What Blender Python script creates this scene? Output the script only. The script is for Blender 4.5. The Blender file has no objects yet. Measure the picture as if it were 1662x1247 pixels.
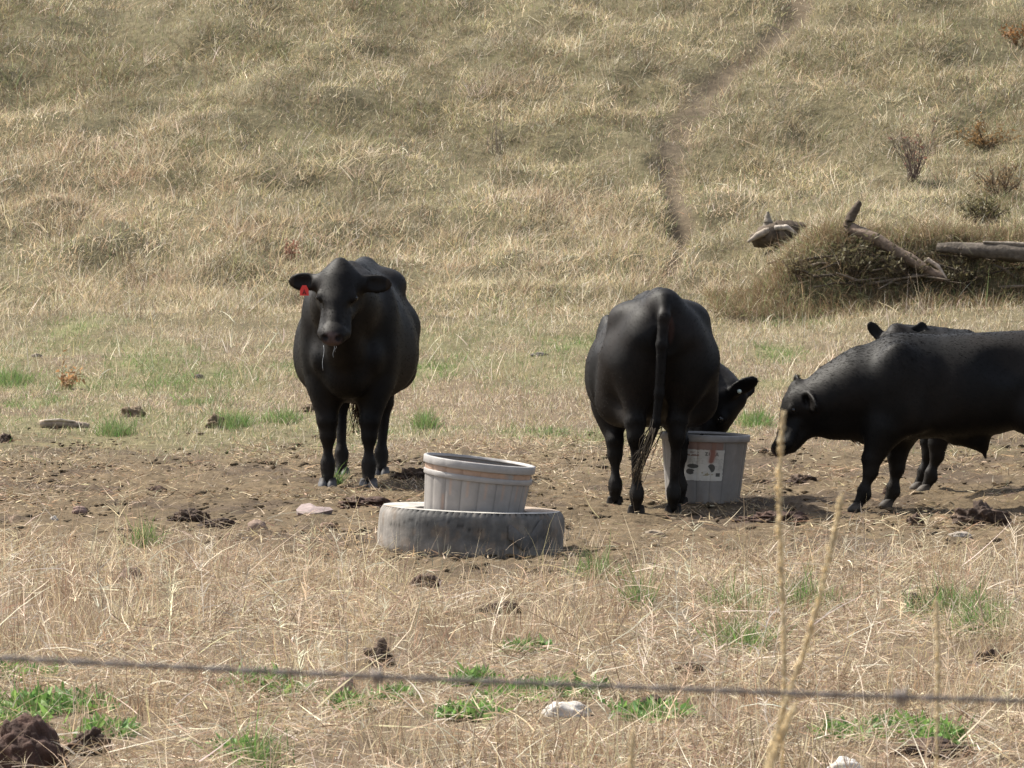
import bpy, math
import numpy as np
from mathutils import Vector, Matrix

rng = np.random.default_rng(11)
scene = bpy.context.scene
COL = scene.collection

# ------------------------------------------------------------------ camera, sky, sun, exposure
F_PX, IMG_W, IMG_H, HORIZON, CAM_Z = 6900.0, 1662.0, 1247.0, 368.0, 1.6
PITCH = math.atan((IMG_H / 2 - HORIZON) / F_PX)
cam_data = bpy.data.cameras.new("camera")
cam = bpy.data.objects.new("camera", cam_data)
COL.objects.link(cam)
cam.location = (0, 0, CAM_Z)
cam.rotation_euler = (math.pi / 2 - PITCH, 0, 0)
cam_data.sensor_width = 36.0
cam_data.lens = 36.0 * F_PX / IMG_W
cam_data.clip_start = 0.05
cam_data.clip_end = 3000
cam_data.dof.use_dof = True
cam_data.dof.focus_distance = 24.0
cam_data.dof.aperture_fstop = 28.0
scene.camera = cam

SUN_EL, SUN_BEHIND = math.radians(50), math.radians(32)   # sun on the left, a little beyond the cattle
sun_dir = Vector((-math.cos(SUN_BEHIND) * math.cos(SUN_EL), math.sin(SUN_BEHIND) * math.cos(SUN_EL), math.sin(SUN_EL)))
world = bpy.data.worlds.new("World")
scene.world = world
world.use_nodes = True
wn = world.node_tree.nodes
sky = wn.new("ShaderNodeTexSky")
sky.sky_type = 'NISHITA'
sky.sun_disc = False
sky.sun_elevation = SUN_EL
sky.sun_rotation = math.atan2(sun_dir.x, sun_dir.y)
sky.dust_density = 3.0
wn["Background"].inputs[1].default_value = 0.13
hazy = wn.new("ShaderNodeHueSaturation")       # thin high haze: a whiter sky
hazy.inputs["Saturation"].default_value = 0.55
world.node_tree.links.new(sky.outputs[0], hazy.inputs["Color"])
world.node_tree.links.new(hazy.outputs[0], wn["Background"].inputs[0])
sl = bpy.data.lights.new("sun", 'SUN')
sl.energy = 4.4
sl.angle = math.radians(1.5)
sl.color = (1.0, 0.945, 0.835)
sun = bpy.data.objects.new("sun", sl)
COL.objects.link(sun)
sun.rotation_euler = sun_dir.to_track_quat('Z', 'Y').to_euler()
scene.view_settings.view_transform = 'Standard'
scene.view_settings.look = 'None'
scene.view_settings.exposure = 1.05
scene.view_settings.gamma = 1.0
scene.cycles.max_bounces = 6
scene.cycles.transparent_max_bounces = 4

# ------------------------------------------------------------------ noise and terrain
def S(t):
    t = np.clip(t, 0, 1)
    return t * t * (3 - 2 * t)

def vnoise(x, y, seed=0):
    x = np.asarray(x, np.float64); y = np.asarray(y, np.float64)
    xi = np.floor(x).astype(np.int64); yi = np.floor(y).astype(np.int64)
    fx = x - xi; fy = y - yi
    fx = fx * fx * (3 - 2 * fx); fy = fy * fy * (3 - 2 * fy)
    def h(a, b):
        n = (a * 374761393 + b * 668265263 + seed * 974711) & 0xFFFFFFFF
        n = ((n ^ (n >> 13)) * 1274126177) & 0xFFFFFFFF
        n = (n ^ (n >> 16)) & 0xFFFF
        return n / 65535.0
    return (h(xi, yi) * (1 - fx) + h(xi + 1, yi) * fx) * (1 - fy) + (h(xi, yi + 1) * (1 - fx) + h(xi + 1, yi + 1) * fx) * fy

def fbm(x, y, seed=0, n=3):
    s, a, t = 0.0, 1.0, 0.0
    for i in range(n):
        s = s + a * vnoise(x * 2 ** i, y * 2 ** i, seed + 17 * i); t += a; a *= 0.5
    return s / t

TRAIL = np.zeros((0, 2))
TRAIL_W = np.zeros(0)
BANK_X = 2.35
def terrain(x, y):
    x = np.asarray(x, float); y = np.asarray(y, float)
    z = 0.5 * S((9 - y) / 5)
    yc = np.minimum(y, 84)
    q = np.clip(yc - 25.5, 0, 19.5)
    z = z + 0.00237 * q * q
    z = z + 0.092 * np.clip(yc - 45, 0, None)
    t = (yc - 46.0) / 1.2
    z = z + 0.225 * 1.2 * np.log1p(np.exp(np.clip(t, -30, 30))) * (t < 30) + 0.225 * 1.2 * t * (t >= 30)
    m = S((y - 38) / 9)
    z = z + m * (0.55 * (fbm(x / 2.6 + 5, y / 3.4, 3) - 0.5) + 0.34 * (fbm(x / 0.75, y / 1.0, 7, 2) - 0.5))
    z = z + 0.05 * S((y - 27) / 4) * (fbm(x / 0.8, y / 1.2, 9, 2) - 0.5)
    # earth bank that carries the old stump and logs, dropping toward the pasture
    bx = BANK_X + 0.5 * (fbm(y * 0 + 1.3, x, 5) - 0.5)
    yb = 43.3 + 0.6 * (vnoise(x * 0.9, x * 0, 8) - 0.5)
    z = z + 0.6 * S((y - yb) / 0.6) * S((x - bx) / 1.1) * (1 - S((y - 45.2) / 4.5))
    # worn hollow of the cattle trail
    if len(TRAIL):
        d = trail_dist(x, y)
        z = z - 0.10 * (1 - S(d / 1.6))
    # tyre leans a little to the right: the ground there falls away
    z = z - 0.042 * (x + 0.21) * np.exp(-(((x + 0.21) / 0.6) ** 2 + ((y - 21.05) / 0.6) ** 2))
    return z

def trail_dist(x, y):
    """distance to the trail's middle line in units of its half width"""
    best = np.full(np.shape(x), 99.0)
    for i in range(len(TRAIL) - 1):
        a, b = TRAIL[i], TRAIL[i + 1]
        ab = b - a
        h = np.clip(((x - a[0]) * ab[0] + (y - a[1]) * ab[1]) / (ab @ ab), 0, 1)
        w = TRAIL_W[i] * (1 - h) + TRAIL_W[i + 1] * h
        best = np.minimum(best, np.hypot(x - a[0] - h * ab[0], y - a[1] - h * ab[1]) / w)
    return best * (0.7 + 0.7 * fbm(x / 0.35, y / 0.45, 19, 2))

CA, SA = math.cos(PITCH), math.sin(PITCH)
_T = np.concatenate([np.arange(3, 70, 0.02)])
def at(px, py):
    """ground point seen at a pixel of the photograph"""
    X, Y = (px - IMG_W / 2) / F_PX, (IMG_H / 2 - py) / F_PX
    d = np.array([X, CA + Y * SA, -SA + Y * CA]); d = d / d[1]
    z = CAM_Z + d[2] * _T
    g = terrain(d[0] * _T, _T)
    i = int(np.argmax(z < g)) if (z < g).any() else len(_T) - 1
    return np.array([d[0] * _T[i], _T[i], g[i]])

def on_ray(px, py, dist):
    X, Y = (px - IMG_W / 2) / F_PX, (IMG_H / 2 - py) / F_PX
    d = np.array([X, CA + Y * SA, -SA + Y * CA]); d = d / d[1]
    return np.array([0, 0, CAM_Z]) + d * dist

_tr = [(1318, -30, 34), (1300, 5, 34), (1272, 48, 34), (1218, 92, 40), (1165, 132, 44), (1130, 170, 44), (1100, 212, 40), (1086, 258, 34), (1092, 308, 24),
       (1108, 360, 20), (1106, 398, 17), (1088, 440, 15)]
_pts = [(at(a, b), w) for a, b, w in _tr]
TRAIL = np.array([p[:2] for p, w in _pts])
TRAIL_W = np.array([0.95 * w / F_PX * p[1] for p, w in _pts])

# ------------------------------------------------------------------ object helpers
def tag(o, label=None, cat=None, group=None, kind=None):
    if label: o["label"] = label
    if cat: o["category"] = cat
    if group: o["group"] = group
    if kind: o["kind"] = kind
    return o

def empty(name, loc, rz=0.0, **kw):
    o = bpy.data.objects.new(name, None)
    COL.objects.link(o)
    o.location = [float(v) for v in loc]
    o.rotation_euler = (0, 0, rz)
    o.empty_display_size = 0.1
    return tag(o, **kw)

def mesh_obj(name, V, faces, mat, parent=None, col=None, smooth=True):
    """faces: list of int arrays (M,k), one array per polygon size, or a list of tuples"""
    me = bpy.data.meshes.new(name)
    V = np.asarray(V, np.float32)
    if len(faces) and isinstance(faces[0], np.ndarray) and faces[0].ndim == 2:
        groups = [f for f in faces if len(f)]
    else:
        by = {}
        for f in faces: by.setdefault(len(f), []).append(f)
        groups = [np.array(v) for v in by.values()]
    loops = np.concatenate([g.ravel() for g in groups]).astype(np.int32)
    sizes = np.concatenate([np.full(len(g), g.shape[1]) for g in groups]).astype(np.int32)
    starts = np.concatenate([[0], np.cumsum(sizes)[:-1]]).astype(np.int32)
    me.vertices.add(len(V)); me.vertices.foreach_set("co", V.ravel())
    me.loops.add(len(loops)); me.loops.foreach_set("vertex_index", loops)
    me.polygons.add(len(sizes)); me.polygons.foreach_set("loop_start", starts)
    me.polygons.foreach_set("use_smooth", np.full(len(sizes), smooth))
    if col is not None:
        a = me.attributes.new("col", 'FLOAT_COLOR', 'POINT')
        c = np.ones((len(V), 4), np.float32); c[:, :3] = col
        a.data.foreach_set("color", c.ravel())
    me.update(calc_edges=True)
    me.validate()
    me.materials.append(mat)
    o = bpy.data.objects.new(name, me)
    COL.objects.link(o)
    if parent is not None: o.parent = parent
    return o

class MB:
    """collects simple shapes into one mesh"""
    def __init__(self): self.V, self.Fc, self.C, self.n = [], [], [], 0
    def add(self, V, Fc, col=(1, 1, 1)):
        V = np.asarray(V, float)
        self.V.append(V); self.Fc += [tuple(int(i) + self.n for i in f) for f in Fc]
        c = np.asarray(col, float)
        self.C.append(np.broadcast_to(c, (len(V), 3)).copy()); self.n += len(V)
    def tube(self, pts, rad, k=8, col=(1, 1, 1), cap=True):
        pts = np.asarray(pts, float); n = len(pts)
        rad = np.broadcast_to(np.asarray(rad, float), (n,))
        T = np.gradient(pts, axis=0); T /= np.linalg.norm(T, axis=1, keepdims=True) + 1e-12
        ref = np.array([0.13, 0.21, 1.0]) if abs(T[0][2]) < 0.9 else np.array([1.0, 0.2, 0.1])
        V, Fc = [], []
        for i in range(n):
            a = np.cross(T[i], ref); a /= np.linalg.norm(a); b = np.cross(T[i], a)
            for j in range(k):
                th = 2 * math.pi * j / k
                V.append(pts[i] + rad[i] * (math.cos(th) * a + math.sin(th) * b))
        for i in range(n - 1):
            for j in range(k):
                Fc.append((i * k + j, i * k + (j + 1) % k, (i + 1) * k + (j + 1) % k, (i + 1) * k + j))
        if cap:
            Fc.append(tuple(range(k))[::-1]); Fc.append(tuple((n - 1) * k + j for j in range(k)))
        self.add(V, Fc, col)
    def build(self, name, mat, parent=None, smooth=True):
        return mesh_obj(name, np.concatenate(self.V), self.Fc, mat, parent, np.concatenate(self.C), smooth)

# ------------------------------------------------------------------ materials
def mat_base(name):
    m = bpy.data.materials.new(name); m.use_nodes = True
    return m, m.node_tree.nodes, m.node_tree.links, m.node_tree.nodes["Principled BSDF"]

def attr_mat(name, rough=0.7, spec=0.3, noise=None, bump=None, sheen=0.0, coat=0.0):
    """colour from the mesh's own 'col' attribute, broken up by procedural noise"""
    m, N, L, P = mat_base(name)
    a = N.new("ShaderNodeAttribute"); a.attribute_name = "col"
    P.inputs["Roughness"].default_value = rough
    P.inputs["Specular IOR Level"].default_value = spec
    if sheen: P.inputs["Sheen Weight"].default_value = sheen; P.inputs["Sheen Roughness"].default_value = 0.4
    tc = N.new("ShaderNodeTexCoord")
    out = a.outputs["Color"]
    if noise:
        sc, lo, hi = noise
        t = N.new("ShaderNodeTexNoise"); t.inputs["Scale"].default_value = sc; t.inputs["Detail"].default_value = 6; t.inputs["Roughness"].default_value = 0.65
        L.new(tc.outputs["Object"], t.inputs["Vector"])
        r = N.new("ShaderNodeMapRange"); r.inputs[1].default_value = 0.3; r.inputs[2].default_value = 0.7; r.inputs[3].default_value = lo; r.inputs[4].default_value = hi
        L.new(t.outputs["Fac"], r.inputs[0])
        mx = N.new("ShaderNodeVectorMath"); mx.operation = 'SCALE'
        L.new(out, mx.inputs[0]); L.new(r.outputs[0], mx.inputs["Scale"]); out = mx.outputs[0]
    L.new(out, P.inputs["Base Color"])
    if bump:
        sc, st, dist = bump
        t = N.new("ShaderNodeTexNoise"); t.inputs["Scale"].default_value = sc; t.inputs["Detail"].default_value = 5
        L.new(tc.outputs["Object"], t.inputs["Vector"])
        b = N.new("ShaderNodeBump"); b.inputs["Strength"].default_value = st; b.inputs["Distance"].default_value = dist
        L.new(t.outputs["Fac"], b.inputs["Height"]); L.new(b.outputs[0], P.inputs["Normal"])
    return m

def grass_mat(name, trans=0.3):
    m, N, L, P = mat_base(name)
    a = N.new("ShaderNodeAttribute"); a.attribute_name = "col"
    P.inputs["Roughness"].default_value = 0.55; P.inputs["Specular IOR Level"].default_value = 0.25
    tr = N.new("ShaderNodeBsdfTranslucent"); mix = N.new("ShaderNodeMixShader"); mix.inputs[0].default_value = trans
    L.new(a.outputs["Color"], P.inputs["Base Color"]); L.new(a.outputs["Color"], tr.inputs["Color"])
    L.new(P.outputs[0], mix.inputs[1]); L.new(tr.outputs[0], mix.inputs[2])
    L.new(mix.outputs[0], N["Material Output"].inputs["Surface"])
    return m

M_ground = attr_mat("earth", 0.95, 0.1, (9.0, 0.6, 1.35), (38.0, 0.6, 0.03))
M_grass = grass_mat("dry_grass_blades", 0.42)
M_green = grass_mat("green_grass_blades", 0.35)
M_plastic = attr_mat("weathered_plastic", 0.5, 0.35, (14.0, 0.86, 1.12), (60.0, 0.12, 0.004))
M_rubber = attr_mat("weathered_rubber", 0.82, 0.2, (16.0, 0.7, 1.3), (45.0, 0.35, 0.006))
M_stone = attr_mat("stone", 0.9, 0.2, (22.0, 0.7, 1.25), (50.0, 0.5, 0.01))
M_dung = attr_mat("dung", 0.85, 0.25, (30.0, 0.5, 1.4), (60.0, 0.8, 0.012))
M_wood = attr_mat("weathered_wood", 0.9, 0.15, (18.0, 0.55, 1.35), (30.0, 0.7, 0.015))
M_coat = attr_mat("black_coat", 0.6, 0.15, (7.0, 0.55, 1.6))
M_hair = attr_mat("black_hair", 0.65, 0.08)
M_horn = attr_mat("hoof_horn", 0.65, 0.2, (40.0, 0.7, 1.2))
M_eye, _n, _l, _p = mat_base("eye"); _p.inputs["Base Color"].default_value = (0.006, 0.005, 0.005, 1); _p.inputs["Roughness"].default_value = 0.08
M_tag, _n, _l, _p = mat_base("red_tag_plastic"); _p.inputs["Base Color"].default_value = (0.62, 0.025, 0.02, 1); _p.inputs["Roughness"].default_value = 0.4
M_tagprint, _n, _l, _p = mat_base("tag_print"); _p.inputs["Base Color"].default_value = (0.05, 0.01, 0.01, 1)
M_button, _n, _l, _p = mat_base("pale_button"); _p.inputs["Base Color"].default_value = (0.6, 0.7, 0.62, 1); _p.inputs["Roughness"].default_value = 0.4
M_drool, _n, _l, _p = mat_base("drool"); _p.inputs["Base Color"].default_value = (0.45, 0.47, 0.48, 1); _p.inputs["Roughness"].default_value = 0.1
M_paper = attr_mat("label_paper", 0.6, 0.3)
M_wire = attr_mat("galvanised_wire", 0.55, 0.4, (60.0, 0.6, 1.3))

# ------------------------------------------------------------------ masks over the place (all in metres)
def blobs(x, y, L):
    m = np.zeros(np.shape(x))
    for bx, by, rx, ry in L:
        m = np.maximum(m, np.exp(-(((x - bx) / rx) ** 2 + ((y - by) / ry) ** 2)))
    return m

def blob_px(L):
    """(px, py, half width px, half depth in metres) -> world blobs"""
    out = []
    for px, py, w, dy in L:
        p = at(px, py); out.append((p[0], p[1], w / F_PX * p[1], dy))
    return out

GREEN_LOW = blob_px([(80, 1150, 100, .28), (165, 1195, 50, .16), (40, 1100, 60, .16), (420, 1110, 50, .12), (900, 1128, 75, .22), (830, 1140, 50, .15), (560, 1150, 40, .12), (460, 1130, 45, .12),
                     (1060, 1165, 60, .15), (1470, 1190, 70, .22), (1370, 1200, 40, .15), (770, 1110, 40, .12), (640, 1140, 30, .1), (1530, 1205, 40, .15), (20, 1180, 60, .2), (760, 1165, 60, .12), (860, 1060, 40, .1), (390, 1225, 40, .1)])
GREEN_TALL = blob_px([(375, 692, 32, .35), (455, 685, 28, .3), (188, 706, 26, .3), (20, 622, 32, .6), (688, 692, 18, .3), (880, 706, 55, .45), (1195, 992, 34, .28), (1205, 1052, 48, .25),
                      (1310, 985, 55, .28), (1545, 998, 70, .35), (1590, 1030, 45, .2), (1260, 575, 40, .8), (1225, 690, 25, .35), (700, 600, 60, .8), (280, 625, 50, .8), (340, 612, 60, .8),
                      (240, 590, 70, .9), (130, 625, 60, .7), (490, 600, 50, .6), (320, 655, 40, .3), (415, 1242, 45, .12), (1040, 985, 22, .12), (970, 940, 40, .15), (640, 610, 60, .8), (950, 560, 60, .8), (545, 790, 10, .08), (235, 888, 22, .1), (120, 535, 50, .6), (60, 655, 60, .5), (1110, 610, 60, .7), (1290, 520, 50, .8)])
DARK_HILL = blob_px([(90, 135, 190, 1.2), (30, 30, 150, .9), (230, 75, 90, .8), (640, 20, 120, .6), (420, 90, 90, .6), (1600, 60, 110, 1.2), (1640, 330, 80, 1.0), (1560, 430, 140, .5), (1400, 440, 170, .45), (1620, 190, 80, .7),  # darker growth, plus shade of hollows and bank face put into blade colour
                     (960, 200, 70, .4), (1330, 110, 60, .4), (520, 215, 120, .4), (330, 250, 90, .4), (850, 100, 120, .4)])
TAN_TALL = blob_px([(120, 290, 220, 1.6), (60, 360, 200, 1.2), (320, 430, 60, .5), (400, 380, 140, 1.0), (640, 400, 120, .8), (700, 440, 90, .7), (900, 330, 120, .8), (230, 260, 120, .6), (1000, 390, 60, .5), (1130, 470, 90, .6), (900, 420, 120, .8), (250, 470, 150, .7), (850, 150, 60, .5), (1180, 340, 50, .4)])

def dirt_mask(x, y):
    n = fbm(x / 0.9, y / 1.6, 21, 4) - 0.5
    near = S((y - (20.5 + 3.2 * n - 0.16 * x - 1.5 * 1.35 * np.exp(-((x + .1) / 1.0) ** 2))) / 1.2)
    far = 1 - S((y - (28.2 + 7.0 * n - 0.10 * np.abs(x))) / 4.5)
    return near * far

def green_mask(x, y):
    return np.maximum(blobs(x, y, GREEN_TALL), 0.55 * S((fbm(x / 1.3, y / 2.4, 31, 3) - 0.52) / 0.14) * S((y - 28) / 3) * (1 - S((y - 38) / 8)))

CLEAR = np.array([(p[0], p[1] - .12, .8 * w / 2 / F_PX * p[1] + .05) for px, py, w in [(42, 1240, 130), (142, 1226, 62), (690, 955, 44), (812, 994, 60), (616, 1080, 44), (1118, 1092, 44), (1520, 1225, 110), (1610, 1075, 60),
    (1060, 1157, 60), (920, 1163, 76), (1372, 1252, 56), (210, 945, 40), (562, 1124, 28), (1090, 1155, 40), (1484, 985, 26), (1524, 980, 18)] for p in [at(px, py)]])
def clear_mask(x, y):
    m = np.zeros(np.shape(x))
    for cx_, cy_, r_ in CLEAR: m = np.maximum(m, np.exp(-((x - cx_) / r_) ** 4 - ((y - cy_) / .33) ** 4))
    return m
def log_mask(x, y):
    m = np.zeros(np.shape(x))
    for (a, b) in (((1215, 392), (1325, 392)), ((1365, 372), (1535, 462)), ((1515, 412), (1700, 428))):
        p, q = at(*a)[:2], at(*b)[:2]; p = p - [0, .28]; q = q - [0, .28]; d = q - p
        h = np.clip(((x - p[0]) * d[0] + (y - p[1]) * d[1]) / (d @ d), 0, 1)
        m = np.maximum(m, np.exp(-(((x - p[0] - h * d[0]) / .16) ** 2 + ((y - p[1] - h * d[1]) / .34) ** 2)))
    return m

# ------------------------------------------------------------------ ground sheets
def graded(*segs):
    out = []
    for a, b, st in segs: out.append(np.arange(a, b - 1e-6, st))
    return np.concatenate(out + [[segs[-1][1]]])
gx = graded((-1500, -300, 300), (-300, -40, 40), (-40, -10, 3), (-10, -4.6, 0.12), (-4.6, 4.6, 0.018), (4.6, 10, 0.12), (10, 40, 3), (40, 300, 40), (300, 1500, 300))
gy = graded((-200, -20, 30), (-20, 3, 1.5), (3, 11.5, 0.1), (11.5, 29, 0.035), (29, 62, 0.09), (62, 90, 1.0), (90, 200, 20), (200, 2000, 300))
GX, GY = np.meshgrid(gx, gy, indexing='ij')
gz = terrain(GX, GY)
dm = dirt_mask(GX, GY)
vis = (np.abs(GX) < 5) & (GY > 10) & (GY < 62)
lump = fbm(GX / 0.16, GY / 0.2, 41, 3); clod = vnoise(GX / 0.05, GY / 0.06, 43)
gz = gz + vis * ((0.2 + 0.8 * dm) * (0.05 * (lump - 0.5) + 0.02 * S((clod - 0.62) / 0.3) * lump + 0.02 * (fbm(GX / 0.45, GY / 0.5, 45, 2) - 0.5)))
td = trail_dist(GX, GY)
tm = 1 - S((td - 0.4) / 1.0)
def mixc(a, b, t): return a + (b - a) * np.asarray(t)[..., None]
c_straw, c_dirt, c_hill, c_trail = [np.array(c) for c in ((.12, .090, .060), (.104, .077, .047), (.105, .090, .052), (.095, .074, .050))]
gc = np.broadcast_to(c_straw, GX.shape + (3,)).copy()
gc = mixc(gc, c_dirt, dm)
gc = mixc(gc, c_hill, S((GY - 36) / 8))
gc = mixc(gc, np.array([.15, .16, .07]), 0.6 * green_mask(GX, GY))
gc = gc * (0.75 + 0.5 * fbm(GX / 0.35, GY / 0.5, 51, 3))[..., None]
gc = mixc(gc, np.array([.058, .042, .030]), 0.7 * S((fbm(GX / 0.55, GY / 0.7, 53, 3) - 0.56) / 0.1) * dm)
gc = mixc(gc, c_trail, tm)
nx, ny = GX.shape
idx = np.arange(nx * ny).reshape(nx, ny)
quads = np.stack([idx[:-1, :-1], idx[1:, :-1], idx[1:, 1:], idx[:-1, 1:]], -1)
cy = 0.25 * (GY[:-1, :-1] + GY[1:, 1:]) * 2
ctd = td[:-1, :-1]
GV = np.stack([GX, GY, gz], -1).reshape(-1, 3); GC = gc.reshape(-1, 3)
toe = 43.0 + 0 * cy
is_path = ctd < 1.0
is_hill = (cy > toe) & ~is_path
is_ground = ~is_path & ~is_hill
for nm, mk in (("ground", is_ground), ("hillside", is_hill), ("path", is_path)):
    q = quads[mk]
    u, inv = np.unique(q.ravel(), return_inverse=True)
    o = mesh_obj(nm, GV[u], [inv.reshape(-1, 4)], M_ground, None, GC[u])
    tag(o, {"ground": "trampled brown pasture ground with bare dirt and straw", "hillside": "grassy hillside rising behind the cattle", "path": "narrow worn cattle trail climbing the grassy hillside"}[nm],
        {"ground": "ground", "hillside": "hill", "path": "path"}[nm], kind="structure")

# ------------------------------------------------------------------ grass (uncountable: stuff)
def ribbons(root, d0, bend, length, width, col, nseg=2, taper=1.6):
    """flat tapering blades: p(t) = root + length (d0 t + bend t^2)"""
    n = len(root)
    ax = rng.normal(size=(n, 3)); ax = np.cross(d0, ax); ax /= np.linalg.norm(ax, axis=1, keepdims=True) + 1e-9
    V = np.empty((n, 2 * nseg + 1, 3), np.float32)
    for i in range(nseg):
        t = i / nseg
        p = root + length[:, None] * (d0 * t + bend * t * t)
        w = (width * (1 - t ** taper))[:, None] * 0.5
        V[:, 2 * i] = p - ax * w; V[:, 2 * i + 1] = p + ax * w
    V[:, 2 * nseg] = root + length[:, None] * (d0 + bend)
    b = (np.arange(n) * (2 * nseg + 1))[:, None]
    q = [b + np.array([[2 * i, 2 * i + 1, 2 * i + 3, 2 * i + 2]]) for i in range(nseg - 1)]
    tri = b + np.array([[2 * nseg - 2, 2 * nseg - 1, 2 * nseg]])
    C = np.repeat(col.astype(np.float32), 2 * nseg + 1, axis=0)
    return V.reshape(-1, 3), (np.concatenate(q) if q else np.zeros((0, 4), int)), tri, C

class Stuff:
    def __init__(self): self.V, self.Q, self.T, self.C, self.n = [], [], [], [], 0
    def add(self, *a, **k):
        V, Q, T, C = ribbons(*a, **k)
        self.V.append(V); self.Q.append(Q + self.n); self.T.append(T + self.n); self.C.append(C); self.n += len(V)
    def build(self, name, mat, label, cat):
        o = mesh_obj(name, np.concatenate(self.V), [np.concatenate(self.Q), np.concatenate(self.T)], mat, None, np.concatenate(self.C), smooth=False)
        return tag(o, label, cat, kind="stuff")

def hw(D): return 0.1205 * D * 1.05 + 0.9

def sample(D0, D1, n):
    y = rng.uniform(D0, D1, n * 2); w = hw(y); keep = rng.uniform(0, hw(D1), n * 2) < w
    y = y[keep][:n]; x = rng.uniform(-1, 1, len(y)) * hw(y)
    return x, y

def dirs(n, lean_lo, lean_hi, az=None, az_s=None):
    th = np.radians(rng.uniform(lean_lo, lean_hi, n))
    a = rng.uniform(0, 2 * np.pi, n) if az is None else az + rng.normal(0, az_s, n)
    return np.stack([np.sin(th) * np.cos(a), np.sin(th) * np.sin(a), np.cos(th)], -1)

PAL = {k: np.array(v) for k, v in dict(white=(.76, .68, .55), pale=(.58, .485, .345), mid=(.41, .32, .205), brown=(.20, .14, .09), red=(.34, .235, .155), grey=(.38, .33, .26), olive=(.265, .245, .125), dull=(.16, .185, .085),
                                      vivid=(.115, .21, .058), gold=(.48, .39, .22), dark=(.16, .115, .065), fresh=(.18, .29, .075)).items()}
def pick(names, probs, n):
    P = np.stack([PAL[k] for k in names]); c = P[rng.choice(len(names), n, p=np.array(probs) / np.sum(probs))]
    return c * rng.uniform(0.6, 1.35, (n, 1)) * rng.normal(1, 0.04, (n, 3))

def clumps(D0, D1, nc, nb, rad, seed_h, keepfn):
    cx, cyy = sample(D0, D1, nc)
    k = rng.uniform(size=len(cx)) < keepfn(cx, cyy)
    cx, cyy = cx[k], cyy[k]
    m = len(cx)
    ch = rng.uniform(0.5, 1.4, m); crad = rad * rng.uniform(0.5, 1.6, m)
    ci = np.repeat(np.arange(m), nb)
    off = rng.normal(size=(m * nb, 2)) * crad[ci][:, None]
    x, y = cx[ci] + off[:, 0], cyy[ci] + off[:, 1]
    out = np.stack([off[:, 0], off[:, 1]], -1) / (crad[ci][:, None] + 1e-6)
    return x, y, ci, m, ch[ci], out

dry = Stuff()
UP = np.array([0, 0, 1.0])
# --- foreground straw: a tangle of fallen stems with clumps standing in it
def fore_keep(x, y): return (1 - dirt_mask(x, y) * 0.95) * (1 - .93 * clear_mask(x, y)) * (1 - .72 * np.minimum(1, 1.3 * blobs(x, y, GREEN_LOW)))
n = 135000
x, y = sample(11.3, 22.5, n); k = rng.uniform(size=len(x)) < fore_keep(x, y) * (0.12 + 1.1 * S((fbm(x / .35, y / .5, 61) - .34) / .32)); x, y = x[k], y[k]; n = len(x)
root = np.stack([x, y, terrain(x, y) + rng.uniform(-.005, .05, n)], -1)
d = dirs(n, 45, 100); L = rng.gamma(3, .036, n).clip(.04, .34)
dry.add(root, d, rng.normal(0, .22, (n, 3)) - np.array([0, 0, .25]), L, rng.uniform(.0018, .0045, n), pick(["white", "pale", "mid", "brown", "red", "grey"], [.09, .25, .24, .19, .17, .07], n), nseg=3)
x, y, ci, m, ch, out = clumps(11.3, 22, 4300, 18, .07, 0, lambda x, y: fore_keep(x, y) * (0.15 + 1.3 * S((fbm(x / .7, y / .9, 63) - .34) / .35)))
n = len(x)
root = np.stack([x, y, terrain(x, y) - .01], -1)
d = dirs(n, 0, 28); d[:, :2] += .16 * out; d /= np.linalg.norm(d, axis=1, keepdims=True)
cc = pick(["pale", "mid", "brown", "red", "grey", "gold"], [.16, .3, .2, .26, .05, .03], m)[ci] * rng.uniform(.75, 1.25, (n, 1))
dry.add(root, d, rng.normal(0, .2, (n, 3)) - np.array([0, 0, .08]), ch * rng.gamma(4, .029, n).clip(.03, .32), rng.uniform(.0018, .004, n), cc, nseg=3)
# long loose stems lying across
n = 620
x, y = sample(11.3, 22.5, n); k = rng.uniform(size=len(x)) < fore_keep(x, y); x, y = x[k], y[k]; n = len(x)
root = np.stack([x, y, terrain(x, y) + rng.uniform(.02, .12, n)], -1)
dry.add(root, dirs(n, 40, 95), rng.normal(0, .2, (n, 3)) - np.array([0, 0, .12]), rng.uniform(.12, .36, n), rng.uniform(.003, .006, n), pick(["white", "pale", "gold", "mid"], [.35, .4, .08, .2], n), nseg=4)
# upright branching pale weeds (skeleton stems with side twigs)
n0 = 520
x, y = sample(11.5, 22.3, n0); k = rng.uniform(size=len(x)) < fore_keep(x, y) * (0.2 + 1.3 * S((fbm(x / .9, y, 65) - .45) / .2)); x, y = x[k], y[k]; n = len(x)
root = np.stack([x, y, terrain(x, y)], -1); d = dirs(n, 0, 22); L = rng.uniform(.14, .34, n); bend = rng.normal(0, .08, (n, 3))
cw = pick(["white", "pale", "grey"], [.4, .4, .2], n)
dry.add(root, d, bend, L, np.full(n, .004), cw, nseg=3, taper=3)
for j in range(16):
    t = rng.uniform(.25, .98, n)[:, None]
    r2 = root + L[:, None] * (d * t + bend * t * t)
    dry.add(r2, dirs(n, 20, 75), rng.normal(0, .12, (n, 3)), L * rng.uniform(.1, .34, n), np.full(n, .003), cw * rng.uniform(.8, 1.2, (n, 1)), nseg=2, taper=3)
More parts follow.
